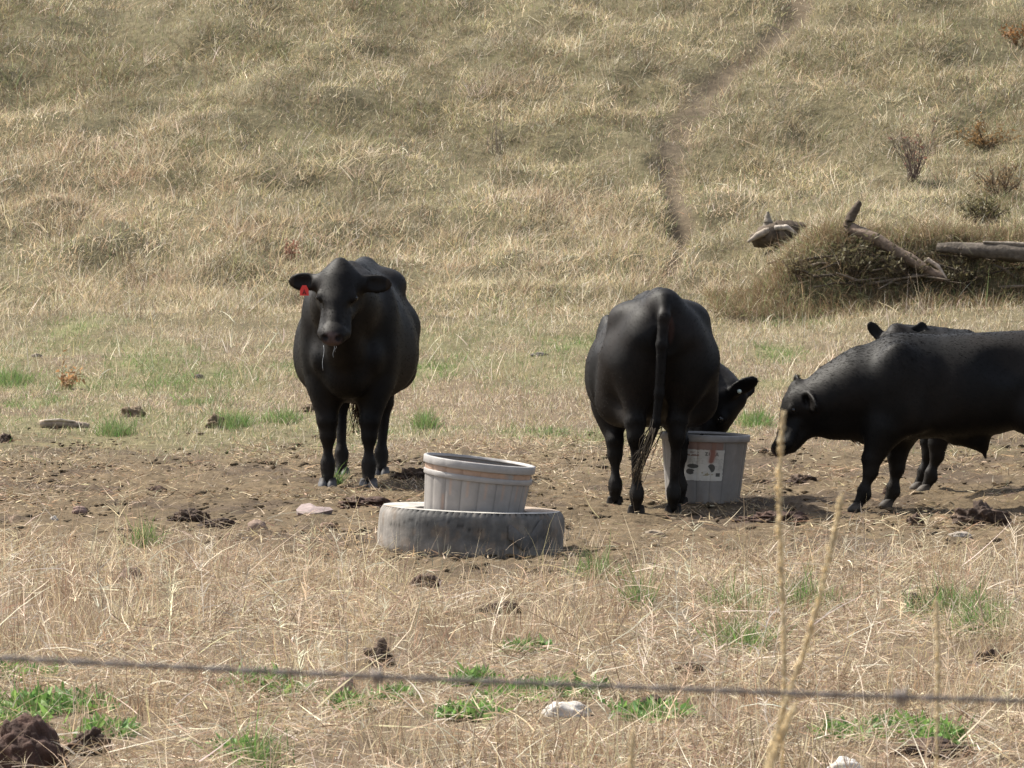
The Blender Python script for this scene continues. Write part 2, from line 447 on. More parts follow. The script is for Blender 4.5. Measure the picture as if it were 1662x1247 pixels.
# --- litter and stubble on the bare dirt
n = 52000
x, y = sample(20, 31, n); k = rng.uniform(size=len(x)) < (0.14 + 0.9 * S((fbm(x / .6, y / 1.2, 67) - .38) / .3)); x, y = x[k], y[k]; n = len(x)
root = np.stack([x, y, terrain(x, y) + rng.uniform(0, .02, n)], -1)
dry.add(root, dirs(n, 60, 95), rng.normal(0, .15, (n, 3)), rng.gamma(2.2, .022, n).clip(.012, .13), rng.uniform(.003, .008, n), pick(["pale", "mid", "brown", "dark", "red"], [.2, .3, .3, .2, .2], n), nseg=2)
dry.build("dry_grass", M_grass, "tangled tan straw and dry weed stems in the foreground", "dry grass")

# --- short pasture between the dirt and the hill
past = Stuff()
def past_keep(x, y): return (1 - .97 * dirt_mask(x, y)) * (1 - .75 * blobs(x, y, GREEN_TALL)) * (0.45 + 0.7 * fbm(x / .6, y / .9, 71))
def zone_cols(x, y, n):
    g = green_mask(x, y); h = S((y - 40) / 6)
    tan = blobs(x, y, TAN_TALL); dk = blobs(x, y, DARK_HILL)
    a = pick(["white", "pale", "mid", "brown", "olive", "gold", "red", "dull"], [.10, .27, .24, .10, .12, .06, .06, .05], n)
    b = pick(["white", "pale", "mid", "brown", "olive", "gold", "dull", "grey"], [.06, .20, .20, .12, .22, .08, .12, .05], n)
    tone = S((fbm(x / .55, y / .75, 77, 2) - .25) / .5)[:, None]; b = b * (.66 + .66 * tone)
    c = np.where((rng.uniform(size=n) < h)[:, None], b, a)
    c = np.where((rng.uniform(size=n) < .8 * tan)[:, None], pick(["white", "pale", "mid", "red", "gold"], [.12, .34, .22, .28, .06], n), c)
    c = np.where((rng.uniform(size=n) < .8 * dk)[:, None], pick(["brown", "olive", "dull", "dark"], [.30, .25, .29, .16], n), c)  # dark patches
    c = np.where((rng.uniform(size=n) < .8 * g * (1 - .8 * h))[:, None], pick(["dull", "olive", "vivid"], [.5, .3, .2], n), c)
    return c
n = 250000
x, y = sample(25.5, 45, n); k = rng.uniform(size=len(x)) < past_keep(x, y); x, y = x[k], y[k]; n = len(x)
root = np.stack([x, y, terrain(x, y) - .005], -1)
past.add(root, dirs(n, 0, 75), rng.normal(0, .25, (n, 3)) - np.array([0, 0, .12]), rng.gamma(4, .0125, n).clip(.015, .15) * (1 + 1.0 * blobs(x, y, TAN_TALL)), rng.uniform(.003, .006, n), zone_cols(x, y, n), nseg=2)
x, y, ci, m, ch, out = clumps(26.5, 45, 3600, 26, .085, 0, lambda x, y: past_keep(x, y) * (.25 + .75 * S((y - 29) / 9) + .6 * blobs(x, y, TAN_TALL)))
n = len(x); root = np.stack([x, y, terrain(x, y) - .01], -1)
d = dirs(n, 0, 30); d[:, :2] += .22 * out; d /= np.linalg.norm(d, axis=1, keepdims=True)
tt = blobs(x, y, TAN_TALL)
past.add(root, d, rng.normal(0, .18, (n, 3)) - np.array([-.1, 0, .16]), ch * rng.gamma(5, .0145, n).clip(.02, .35) * (1 + 1.7 * tt), rng.uniform(.003, .006, n), .45 * zone_cols(x, y, m * 0 + n) + .55 * zone_cols(x, y, n)[ci * 26], nseg=2)
past.build("pasture_grass", M_grass, "short grazed tan and green grass between the cattle and the hill", "grass")

# --- long grass of the hillside
hill = Stuff()
def hill_keep(x, y): return np.clip(S((trail_dist(x, y) - .28) / 1.15) + .10, 0, 1) * (0.42 + 0.8 * S((fbm(x / .5, y / .7, 73) - .3) / .35)) * (1 - .5 * log_mask(x, y))
n = 390000
x, y = sample(42.5, 60.5, n); k = rng.uniform(size=len(x)) < hill_keep(x, y); x, y = x[k], y[k]; n = len(x)
root = np.stack([x, y, terrain(x, y) - .01], -1)
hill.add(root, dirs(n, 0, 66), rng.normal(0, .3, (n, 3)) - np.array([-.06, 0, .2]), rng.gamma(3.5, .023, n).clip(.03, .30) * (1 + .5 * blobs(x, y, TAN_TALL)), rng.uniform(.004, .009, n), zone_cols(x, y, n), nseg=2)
# tussocks, each of one tone: straw, olive, brown or grey
x, y, ci, m, ch, out = clumps(42.5, 60.5, 7200, 38, .11, 0, lambda x, y: hill_keep(x, y) * (.15 + 1.1 * S((fbm(x / 1.0, y / 1.2, 75) - .35) / .3)))
n = len(x); root = np.stack([x, y, terrain(x, y) - .015], -1)
d = dirs(n, 5, 50); d[:, :2] += .55 * out; d /= np.linalg.norm(d, axis=1, keepdims=True)
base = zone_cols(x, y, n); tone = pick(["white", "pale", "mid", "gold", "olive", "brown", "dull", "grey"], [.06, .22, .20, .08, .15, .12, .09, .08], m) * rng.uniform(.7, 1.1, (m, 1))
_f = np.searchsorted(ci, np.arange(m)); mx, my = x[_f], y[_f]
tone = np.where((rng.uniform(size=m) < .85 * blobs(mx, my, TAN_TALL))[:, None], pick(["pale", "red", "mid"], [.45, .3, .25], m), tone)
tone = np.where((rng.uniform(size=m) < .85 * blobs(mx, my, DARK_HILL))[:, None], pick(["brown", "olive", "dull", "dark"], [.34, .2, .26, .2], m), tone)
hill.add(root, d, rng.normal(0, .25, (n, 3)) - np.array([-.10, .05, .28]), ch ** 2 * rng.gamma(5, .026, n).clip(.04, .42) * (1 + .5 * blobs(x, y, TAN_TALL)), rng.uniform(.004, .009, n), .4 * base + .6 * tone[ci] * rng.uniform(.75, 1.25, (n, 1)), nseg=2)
# dead weed clumps: fine upright grey-brown twigs
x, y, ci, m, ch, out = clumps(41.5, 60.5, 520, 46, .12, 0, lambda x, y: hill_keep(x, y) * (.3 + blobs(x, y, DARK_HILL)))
n = len(x); root = np.stack([x, y, terrain(x, y) - .01], -1)
hill.add(root, dirs(n, 0, 50), rng.normal(0, .3, (n, 3)), ch * rng.uniform(.06, .26, n), rng.uniform(.004, .007, n), pick(["brown", "dark", "grey", "red", "dull"], [.32, .2, .2, .12, .16], n), nseg=2)
# pale seed stems standing above the rest
n = 2600
x, y = sample(36, 60, n); k = rng.uniform(size=len(x)) < hill_keep(x, y) * .9; x, y = x[k], y[k]; n = len(x)
root = np.stack([x, y, terrain(x, y)], -1)
hill.add(root, dirs(n, 0, 45), rng.normal(0, .2, (n, 3)) - np.array([-.1, 0, .1]), rng.uniform(.12, .3, n), rng.uniform(.004, .007, n), pick(["white", "pale", "gold"], [.4, .45, .15], n), nseg=3, taper=4)
# drooping growth on the bank front, its shade put into dark blade colours
n = 30000
x = rng.uniform(BANK_X - .3, 6.2, n); y = 43.2 + rng.uniform(-.25, 1.3, n)
k = rng.uniform(size=n) > .5 * log_mask(x, y); x, y = x[k], y[k]; n = len(x)
root = np.stack([x, y, terrain(x, y)], -1)
hill.add(root, dirs(n, 10, 70, -np.pi / 2, .8), rng.normal(0, .2, (n, 3)) - np.array([0, .1, .35]), rng.gamma(5, .035, n).clip(.05, .45), rng.uniform(.004, .008, n), pick(["brown", "olive", "dull", "mid", "dark", "grey"], [.28, .08, .14, .06, .44, .02], n), nseg=3)
hill.build("hillside_grass", M_grass, "long dry olive and tan grass covering the hillside", "grass")

# --- green growth
gr = Stuff()
def around(L, per, spread):
    xs, ys = [], []
    for bx, by, rx, ry in L:
        k = int(per * (rx * ry) ** .5) + 40
        xs.append(bx + rng.normal(0, spread * rx, k)); ys.append(by + rng.normal(0, spread * ry, k))
    return np.concatenate(xs), np.concatenate(ys)
near = [b for b in GREEN_TALL if b[1] <= 31 or b[2] < .17]; far = [b for b in GREEN_TALL if b not in near]
x, y = around(far, 2800, .75); n = len(x)
k = rng.uniform(size=n) < .1 + .9 * (vnoise(x / .12, y / .3, 81) > .5); x, y = x[k], y[k]; n = len(x)
root = np.stack([x, y, terrain(x, y) - .005], -1)
gr.add(root, dirs(n, 5, 65), rng.normal(0, .2, (n, 3)) - np.array([0, 0, .2]), rng.gamma(5, .014, n).clip(.02, .15), rng.uniform(.003, .006, n), pick(["vivid", "dull", "fresh", "olive", "pale"], [.18, .34, .16, .24, .08], n), nseg=2)
x, y = around(near, 3600, .5); n = len(x)
k = rng.uniform(size=n) < .25 + .8 * (vnoise(x / .09, y / .15, 87) > .42); x, y = x[k], y[k]; n = len(x)
root = np.stack([x, y, terrain(x, y) - .005], -1)
gr.add(root, dirs(n, 0, 48), rng.normal(0, .15, (n, 3)) - np.array([0, 0, .2]), rng.gamma(6, .02, n).clip(.04, .26), rng.uniform(.003, .006, n), pick(["vivid", "dull", "fresh", "olive"], [.32, .3, .2, .2], n), nseg=3)
x, y = around(GREEN_LOW, 3300, .42); n = len(x)
k = (vnoise(x / .07, y / .1, 83) > .42) | (rng.uniform(size=n) < .15); x, y = x[k], y[k]; n = len(x)
root = np.stack([x, y, terrain(x, y) + rng.uniform(0, .02, n)], -1)
gr.add(root, dirs(n, 35, 88), rng.normal(0, .2, (n, 3)), rng.uniform(.025, .065, n), rng.uniform(.010, .02, n), pick(["vivid", "fresh"], [.5, .5], n), nseg=3, taper=3)
gr.build("green_grass", M_green, "bright green grass tufts and low weeds among the straw", "green grass")

# --- crumbs and clods of trampled earth (uncountable)
def crumbs():
    B = np.array([[1, 0, 0], [-1, 0, 0], [0, 1, 0], [0, -1, 0], [0, 0, 1], [0, 0, -1], [.62, .62, .45], [-.62, .62, .45], [.62, -.62, .45], [-.62, -.62, .45]], float)
    T = np.array([[0, 6, 4], [6, 2, 4], [2, 7, 4], [7, 1, 4], [1, 9, 4], [9, 3, 4], [3, 8, 4], [8, 0, 4], [0, 5, 2], [0, 2, 6], [2, 5, 1], [2, 1, 7], [1, 5, 3], [1, 3, 9], [3, 5, 0], [3, 0, 8]])
    x, y = sample(19.0, 32.0, 11000)
    k = rng.uniform(size=len(x)) < dirt_mask(x, y) * (.1 + 1.2 * S((fbm(x / .5, y / .6, 85) - .4) / .3)); x, y = x[k], y[k]; n = len(x)
    r = np.minimum(.004 + rng.gamma(.9, .0065, n), .04)
    V = B[None] * (1 + rng.uniform(-.3, .3, (n, 10, 1))) * (r[:, None] * np.stack([rng.uniform(.8, 1.6, n), rng.uniform(.8, 1.6, n), rng.uniform(.3, .75, n)], -1))[:, None]
    a = rng.uniform(0, 6.28, n); ca, sa = np.cos(a)[:, None], np.sin(a)[:, None]
    V = np.stack([V[..., 0] * ca - V[..., 1] * sa, V[..., 0] * sa + V[..., 1] * ca, V[..., 2]], -1) + np.stack([x, y, terrain(x, y) + .007], -1)[:, None]
    F = (np.arange(n) * 10)[:, None, None] + T[None]
    c = np.array([.10, .074, .046]) * rng.uniform(.45, 1.35, (n, 1))
    o = mesh_obj("dirt_crumbs", V.reshape(-1, 3), [F.reshape(-1, 3)], M_ground, None, np.repeat(c, 10, 0))
    tag(o, "crumbly clods of trampled brown earth round the tubs", "earth", kind="stuff")
crumbs()

# ------------------------------------------------------------------ implicit bodies (one continuous surface per animal)
class Field:
    def __init__(self, lo, hi, vox):
        self.lo = np.array(lo, float); self.vox = vox
        self.n = np.ceil((np.array(hi) - self.lo) / vox).astype(int) + 1
        self.f = np.full(self.n, 1.0, np.float32)
        self.ax = [self.lo[i] + vox * np.arange(self.n[i]) for i in range(3)]
    def box(self, lo, hi, k):
        sl = []
        for i in range(3):
            a = int(np.clip(np.floor((lo[i] - k - self.lo[i]) / self.vox) - 1, 0, self.n[i] - 1)); b = int(np.clip(np.ceil((hi[i] + k - self.lo[i]) / self.vox) + 2, 1, self.n[i]))
            sl.append(slice(a, b))
        X, Y, Z = np.meshgrid(*[self.ax[i][sl[i]].astype(np.float32) for i in range(3)], indexing='ij')
        return tuple(sl), X, Y, Z
    def blend(self, sl, d, k):
        f = self.f[sl]
        h = np.maximum(k - np.abs(f - d), 0) / k
        self.f[sl] = np.minimum(f, d) - h * h * k * 0.25
    def carve(self, sl, d, k):
        f = self.f[sl]
        h = np.maximum(k - np.abs(f + d), 0) / k
        self.f[sl] = np.maximum(f, -d) + h * h * k * 0.25
    def cone(self, a, b, ra, rb, k=0.04):
        a = np.asarray(a, float); b = np.asarray(b, float); r = max(ra, rb)
        sl, X, Y, Z = self.box(np.minimum(a, b) - r, np.maximum(a, b) + r, k + .03)
        ab = b - a; q = (ab @ ab) + 1e-9
        h = np.clip(((X - a[0]) * ab[0] + (Y - a[1]) * ab[1] + (Z - a[2]) * ab[2]) / q, 0, 1)
        d = np.sqrt((X - a[0] - h * ab[0]) ** 2 + (Y - a[1] - h * ab[1]) ** 2 + (Z - a[2] - h * ab[2]) ** 2) - (ra + (rb - ra) * h)
        self.blend(sl, d, k)
    def chain(self, pts, rad, k=0.04):
        for i in range(len(pts) - 1): self.cone(pts[i], pts[i + 1], rad[i], rad[i + 1], k)
    def ell(self, c, r, R=None, k=0.04, carve=False):
        c = np.asarray(c, float); r = np.asarray(r, float); R = np.eye(3) if R is None else np.asarray(R, float)
        ext = np.sqrt(((R * r) ** 2).sum(1))
        sl, X, Y, Z = self.box(c - ext, c + ext, k + .03)
        P = [X - c[0], Y - c[1], Z - c[2]]
        q = [R[0, i] * P[0] + R[1, i] * P[1] + R[2, i] * P[2] for i in range(3)]
        k0 = np.sqrt(sum((q[i] / r[i]) ** 2 for i in range(3))); k1 = np.sqrt(sum((q[i] / r[i] ** 2) ** 2 for i in range(3))) + 1e-6
        d = k0 * (k0 - 1) / k1
        (self.carve if carve else self.blend)(sl, d, k)
    def trunk(self, xs, top, bot, wid, pt=1.9, pb=2.3, pear=0.10, k=0.05):
        g = np.linspace(xs[0], xs[-1], 300)
        def sm(v):
            v = np.interp(g, xs, v); w = np.exp(-np.linspace(-2.2, 2.2, 33) ** 2); w /= w.sum()
            return np.convolve(np.pad(v, 16, 'edge'), w, 'valid')
        T, B, W = sm(top), sm(bot), sm(wid)
        sl, X, Y, Z = self.box([xs[0], -max(wid), min(bot)], [xs[-1], max(wid), max(top)], .08)
        xc = np.clip(X, xs[0], xs[-1]); dx = X - xc
        t = np.interp(xc, g, T); b = np.interp(xc, g, B); w = np.interp(xc, g, W)
        zc = (t + b) / 2; h = (t - b) / 2
        s = np.clip((Z - zc) / h, -1.3, 1.3)
        w = w * (1 - pear * s)
        p = np.where(s > 0, pt, pb)
        r = (np.abs(Y / w) ** p + np.abs((Z - zc) / h) ** p) ** (1 / p)
        d = (r - 1) * np.minimum(w, h) * 0.92
        d = np.where(np.abs(dx) > 1e-6, np.sqrt(np.maximum(d, 0) ** 2 + dx ** 2) + np.minimum(d, 0) * 0, d)
        self.blend(sl, d.astype(np.float32), k)
    def mesh(self):
        f = self.f; n = f.shape; s = f < 0
        c = np.zeros(tuple(v - 1 for v in n), np.int8)
        for i in (0, 1):
            for j in (0, 1):
                for k in (0, 1): c += s[i:n[0] - 1 + i, j:n[1] - 1 + j, k:n[2] - 1 + k]
        act = (c > 0) & (c < 8)
        I = np.argwhere(act); vid = np.full(act.shape, -1, np.int64); vid[act] = np.arange(len(I))
        acc = np.zeros((len(I), 3)); cnt = np.zeros(len(I))
        corners = [(i, j, k) for i in (0, 1) for j in (0, 1) for k in (0, 1)]
        for a in corners:
            for ax in range(3):
                if a[ax]: continue
                b = list(a); b[ax] = 1
                fa = f[I[:, 0] + a[0], I[:, 1] + a[1], I[:, 2] + a[2]]; fb = f[I[:, 0] + b[0], I[:, 1] + b[1], I[:, 2] + b[2]]
                m = (fa < 0) != (fb < 0)
                t = fa[m] / (fa[m] - fb[m])
                p = np.repeat(np.array([a], float), m.sum(), 0); p[:, ax] += t
                acc[m] += p; cnt[m] += 1
        V = self.lo + self.vox * (I + acc / cnt[:, None])
        Q = []
        for ax in range(3):
            o1, o2 = (ax + 1) % 3, (ax + 2) % 3
            sa = [slice(0, n[i]) for i in range(3)]; sb = list(sa)
            sa[ax] = slice(0, n[ax] - 1); sb[ax] = slice(1, n[ax])
            A, B = s[tuple(sa)], s[tuple(sb)]
            E = np.argwhere(A != B)
            E = E[(E[:, o1] > 0) & (E[:, o2] > 0) & (E[:, o1] < n[o1] - 1) & (E[:, o2] < n[o2] - 1)]
            def cell(d1, d2):
                e = E.copy(); e[:, o1] -= d1; e[:, o2] -= d2
                return vid[e[:, 0], e[:, 1], e[:, 2]]
            q = np.stack([cell(1, 1), cell(0, 1), cell(0, 0), cell(1, 0)], -1)
            flip = ~A[E[:, 0], E[:, 1], E[:, 2]]
            q[flip] = q[flip][:, ::-1]
            Q.append(q)
        Q = np.concatenate(Q); Q = Q[(Q >= 0).all(1)]
        return V, Q

def norm(v): v = np.asarray(v, float); return v / np.linalg.norm(v)
def frame(f, u):
    f = norm(f); s = norm(np.cross(u, f)); u = np.cross(f, s)
    return np.stack([f, s, u], 1)             # columns: nose direction, left side, forehead normal

def add_head(Fd, P, M, s, ears, poll=1.0, es=1.0):
    """P poll point, M frame, s scale; ears: [(side, direction, face normal)]"""
    w = lambda a, b, c: np.asarray(P) + M @ (np.array([a, b, c]) * s)
    Fd.ell(w(.07, 0, -.035), np.array([.135, .118, .115]) * s, M, .03)
    Fd.cone(w(.10, 0, -.02), w(.34, 0, -.035), .098 * s, .066 * s, .03)
    Fd.ell(w(.13, 0, .025), np.array([.14, .105, .05]) * s, M, .03)
    Fd.ell(w(.43, 0, -.045), np.array([.078, .090, .070]) * s, M, .03)
    Fd.ell(w(.47, 0, -.03), np.array([.045, .068, .052]) * s, M, .02)
    Fd.cone(w(.11, 0, -.125), w(.40, 0, -.09), .082 * s, .048 * s, .03)
    for e in (1, -1):
        Fd.cone(w(.08, e * .065, -.13), w(.2, e * .05, -.11), .07 * s, .055 * s, .03)       # cheek
        Fd.ell(w(.165, e * .105, .012), np.array([.042, .024, .030]) * s, M, .022)            # brow and orbit
        Fd.ell(w(.178, e * .122, .006), np.array([.018, .012, .013]) * s, M, .008, carve=True)
        Fd.ell(w(.498, e * .042, -.012), np.array([.022, .020, .015]) * s, M, .006, carve=True) # nostril
        Fd.cone(w(.24, e * .062, -.06), w(.40, e * .074, -.075), .034 * s, .032 * s, .03)
    Fd.ell(w(-.02, 0, .035), np.array([.06, .055, .05]) * s * poll, M, .035)
    Fd.cone(w(.40, .085, -.092), w(.49, 0, -.085), .004, .004, .004)
    for side, dr, nf in ears:
        b = w(.015, side * .10, -.02); E = frame(dr, nf)
        tip = lambda a, c, d: b + E @ (np.array([a, c, d]) * s * es)
        Fd.cone(b - E[:, 0] * .03 * s, tip(.05, 0, 0), .038 * s, .036 * s, .03)
        Fd.ell(tip(.125, 0, 0), np.array([.105, .060, .022]) * s * es, E, .02)
        Fd.ell(tip(.125, 0, .024), np.array([.08, .042, .020]) * s * es, E, .012, carve=True)
    return w

def finish_animal(root, Fd, w, hs, M, foot_pts, colour_fn, hoof_col, hoof_scale, body_name="body"):
    V, Q = Fd.mesh()
    V = relax(V, Q, 7)
    C = np.broadcast_to(np.array([.0026, .0024, .0025]), V.shape).copy()
    C *= (0.8 + 0.5 * fbm(V[:, 0] / .12 + 3 * V[:, 1], V[:, 2] / .12 + 2 * V[:, 1], 91, 3))[:, None]
    fade = S((fbm(V[:, 0] / .28 + 1.7 * V[:, 1], V[:, 2] / .28 - V[:, 1] * 2.1, 95, 3) - .42) / .25)
    C = mixc(C, np.array([.0065, .0048, .0039]), fade * .8)
    dust = (1 - S((V[:, 2] - .05) / .40)) * (.35 + .9 * fbm(V[:, 0] / .05 + V[:, 1] * 9, V[:, 2] / .07, 93, 3))
    C = mixc(C, np.array([.028, .023, .018]), np.clip(dust, 0, 1) * .35)
    nz = w(.51, 0, -.03)
    m = 1 - S((np.linalg.norm((V - nz), axis=1) - .045 * hs) / (.03 * hs))
    C = mixc(C, np.array([.085, .058, .054]), m * .8)
    for e in (1, -1):
        nn = 1 - S((np.linalg.norm(V - w(.498, e * .042, -.012), axis=1) - .016 * hs) / (.014 * hs)); C = mixc(C, np.array([.006, .004, .004]), nn)
    C = colour_fn(V, C)
    b = mesh_obj(body_name, V, [Q], M_coat, root, C)
    fur(V, Q, C, root, hs)
    for e in (1, -1):
        p = w(.172, e * .112, .008)
        mb = MB(); uv_sphere(mb, p, .021 * hs)
        mb.build("eye", M_eye, root)
    for (fx, fy, ang) in foot_pts:
        mb = MB(); hoof(mb, fx, fy, ang, hoof_scale, hoof_col)
        mb.build("hoof", M_horn, root)
    return b, V, Q

def relax(V, Q, it):
    e = np.concatenate([Q[:, [i, (i + 1) % 4]] for i in range(4)])
    cnt = np.bincount(e[:, 0], minlength=len(V)) + np.bincount(e[:, 1], minlength=len(V))
    for k in range(it * 2):
        acc = np.stack([np.bincount(e[:, 0], V[e[:, 1], i], len(V)) + np.bincount(e[:, 1], V[e[:, 0], i], len(V)) for i in range(3)], -1) / cnt[:, None]
        V = V + (.5 if k % 2 == 0 else -.44) * (acc - V)
    return V

def fur(V, Q, C, root, hs, n=150000):
    a, b, c, d = V[Q[:, 0]], V[Q[:, 1]], V[Q[:, 2]], V[Q[:, 3]]
    nr = np.cross(c - a, d - b); ar = np.linalg.norm(nr, axis=1); nr /= ar[:, None] + 1e-12
    k = rng.choice(len(Q), n, p=ar / ar.sum())
    u, v = rng.uniform(size=(2, n, 1))
    p = a[k] * (1 - u) * (1 - v) + b[k] * u * (1 - v) + c[k] * u * v + d[k] * (1 - u) * v
    N = nr[k]
    flow = np.stack([-1.0 + 0 * p[:, 0], rng.normal(0, .25, n), -.55 - 1.5 * (p[:, 2] < .5) + rng.normal(0, .2, n)], -1)
    flow -= N * (flow * N).sum(1, keepdims=True); flow /= np.linalg.norm(flow, axis=1, keepdims=True) + 1e-6
    dd = flow + N * rng.uniform(.06, .30, (n, 1)); dd /= np.linalg.norm(dd, axis=1, keepdims=True)
    col = C[Q[k, 0]] * rng.uniform(.6, 1.8, (n, 1))
    Vv, Qq, Tt, Cc = ribbons(p - N * .002, dd, -N * .12 + rng.normal(0, .08, (n, 3)), rng.uniform(.010, .026, n) * (1 + .25 * (root.name.startswith('bull')) * (p[:, 0] > .25) * (N[:, 2] > .2)), rng.uniform(.0012, .0026, n), col, nseg=2)
    mesh_obj("coat_hair", Vv, [Qq, Tt], M_hair, root, Cc, smooth=False)

def uv_sphere(mb, c, r, n=8, col=(1, 1, 1)):
    V, Fc = [], []
    r = np.broadcast_to(np.asarray(r, float), (3,))
    for i in range(n + 1):
        th = math.pi * i / n
        for j in range(2 * n):
            ph = math.pi * j / n
            V.append(np.asarray(c) + r * np.array([math.sin(th) * math.cos(ph), math.sin(th) * math.sin(ph), math.cos(th)]))
    for i in range(n):
        for j in range(2 * n): Fc.append((i * 2 * n + j, i * 2 * n + (j + 1) % (2 * n), (i + 1) * 2 * n + (j + 1) % (2 * n), (i + 1) * 2 * n + j)[::-1])
    mb.add(V, Fc, col)

def hoof(mb, fx, fy, ang, s, col):
    """cloven hoof: two claws side by side, toes forward, plus dew claws behind"""
    ca, sa = math.cos(ang), math.sin(ang)
    for e in (1, -1):
        V, Fc = [], []
        rings = [(-.012, .058, .033, .012, .9), (.012, .060, .034, .012, .9), (.034, .052, .031, .002, .95), (.052, .044, .027, -.010, 1), (.064, .034, .021, -.018, 1)]
        for (z, rx, ry, ox, tone) in rings:
            for j in range(14):
                t = 2 * math.pi * j / 14
                cx = math.cos(t); x = ox + rx * cx * (1.0 if cx > 0 else .8); y = e * .031 + ry * math.sin(t) * (1 - .25 * max(cx, 0)) - e * .006 * max(cx, 0)
                x *= s; y *= s
                V.append((fx + ca * x - sa * y, fy + sa * x + ca * y, z * s))
        for i in range(len(rings) - 1):
            for j in range(14): Fc.append((i * 14 + j, i * 14 + (j + 1) % 14, (i + 1) * 14 + (j + 1) % 14, (i + 1) * 14 + j))
        Fc.append(tuple(range(14))[::-1]); Fc.append(tuple(4 * 14 + j for j in range(14)))
        C = np.repeat(np.array([[1, 1, 1], [1, 1, 1], [.9, .9, .9], [.35, .31, .28], [.15, .13, .12]]), 14, 0) * np.array(col)
        mb.add(V, Fc, C)
        x, y = -.055 * s, e * .028 * s
        uv_sphere(mb, (fx + ca * x - sa * y, fy + sa * x + ca * y, .105 * s), (.014 * s, .012 * s, .018 * s), 5, np.array(col) * .8)

def leg_front(Fd, sh, el, kn, fe, ho, s, up=.112):
    sh, el, kn, fe, ho = [np.array(p, float) for p in (sh, el, kn, fe, ho)]
    Fd.cone(sh, el, .125 * s, up * s, .08)
    Fd.cone(el, kn + [0, 0, .08 * s], up * .95 * s, .054 * s, .07)
    Fd.ell((el * .6 + kn * .4) + np.array([.02 * s, .012 * np.sign(el[1]) * s, .03]), np.array([.066, .054, .17]) * s, None, .09)
    Fd.cone(kn + [.006 * s, 0, .05 * s], kn - [-.004 * s, 0, .04 * s], .053 * s, .047 * s, .06)
    Fd.cone(kn - [0, 0, .05 * s], fe + [0, 0, .05 * s], .036 * s, .033 * s, .06)
    Fd.cone(fe + [-.006 * s, 0, .02 * s], fe - [.006 * s, 0, .01 * s], .041 * s, .043 * s, .055)
    Fd.cone(fe, ho + [-.012 * s, 0, .055 * s], .040 * s, .044 * s, .035)
    for e in (1, -1): Fd.ell(fe + np.array([-.046, e * .024, -.012]) * s, np.array([.015, .014, .022]) * s, None, .012)

def leg_hind(Fd, hip, st, hk, fe, ho, s, thigh=.17):
    hip, st, hk, fe, ho = [np.array(p, float) for p in (hip, st, hk, fe, ho)]
    Fd.cone(hip, st, thigh * 1.05 * s, thigh * .8 * s, .09)
    Fd.cone(hip + [-.10 * s, 0, -.05], hk + [-.01, 0, .17 * s], thigh * .72 * s, .066 * s, .08)   # rear of the thigh down to the gaskin
    Fd.cone(st, hk + [0.02 * s, 0, .11 * s], thigh * .72 * s, .058 * s, .07)
    Fd.cone(hk + [.012 * s, 0, .12 * s], hk + [0, 0, .02 * s], .054 * s, .050 * s, .05)
    Fd.ell(hk + [-.040 * s, 0, .05 * s], np.array([.030, .028, .055]) * s, None, .03)              # point of the hock
    Fd.cone(hk, fe + [0, 0, .05 * s], .045 * s, .035 * s, .06)
    Fd.cone(fe + [-.006 * s, 0, .02 * s], fe - [.006 * s, 0, .01 * s], .041 * s, .044 * s, .055)
    Fd.cone(fe, ho + [-.012 * s, 0, .055 * s], .040 * s, .044 * s, .035)
    for e in (1, -1): Fd.ell(fe + np.array([-.046, e * .024, -.012]) * s, np.array([.015, .014, .022]) * s, None, .012)

def strands(name, mat, parent, base_pts, tips, wid, col, wave=.02):
    mb = MB()
    for a, b, c in zip(base_pts, tips, col):
        t = np.linspace(0, 1, 7)[:, None]
        o = rng.normal(0, wave, 3)
        p = a + (b - a) * t + np.sin(t * math.pi * 1.3) * o + np.sin(t * 9 + rng.uniform(0, 6)) * .004
        mb.tube(p, wid * (1.05 - t[:, 0] * .8), 4, c)
    return mb.build(name, mat, parent)

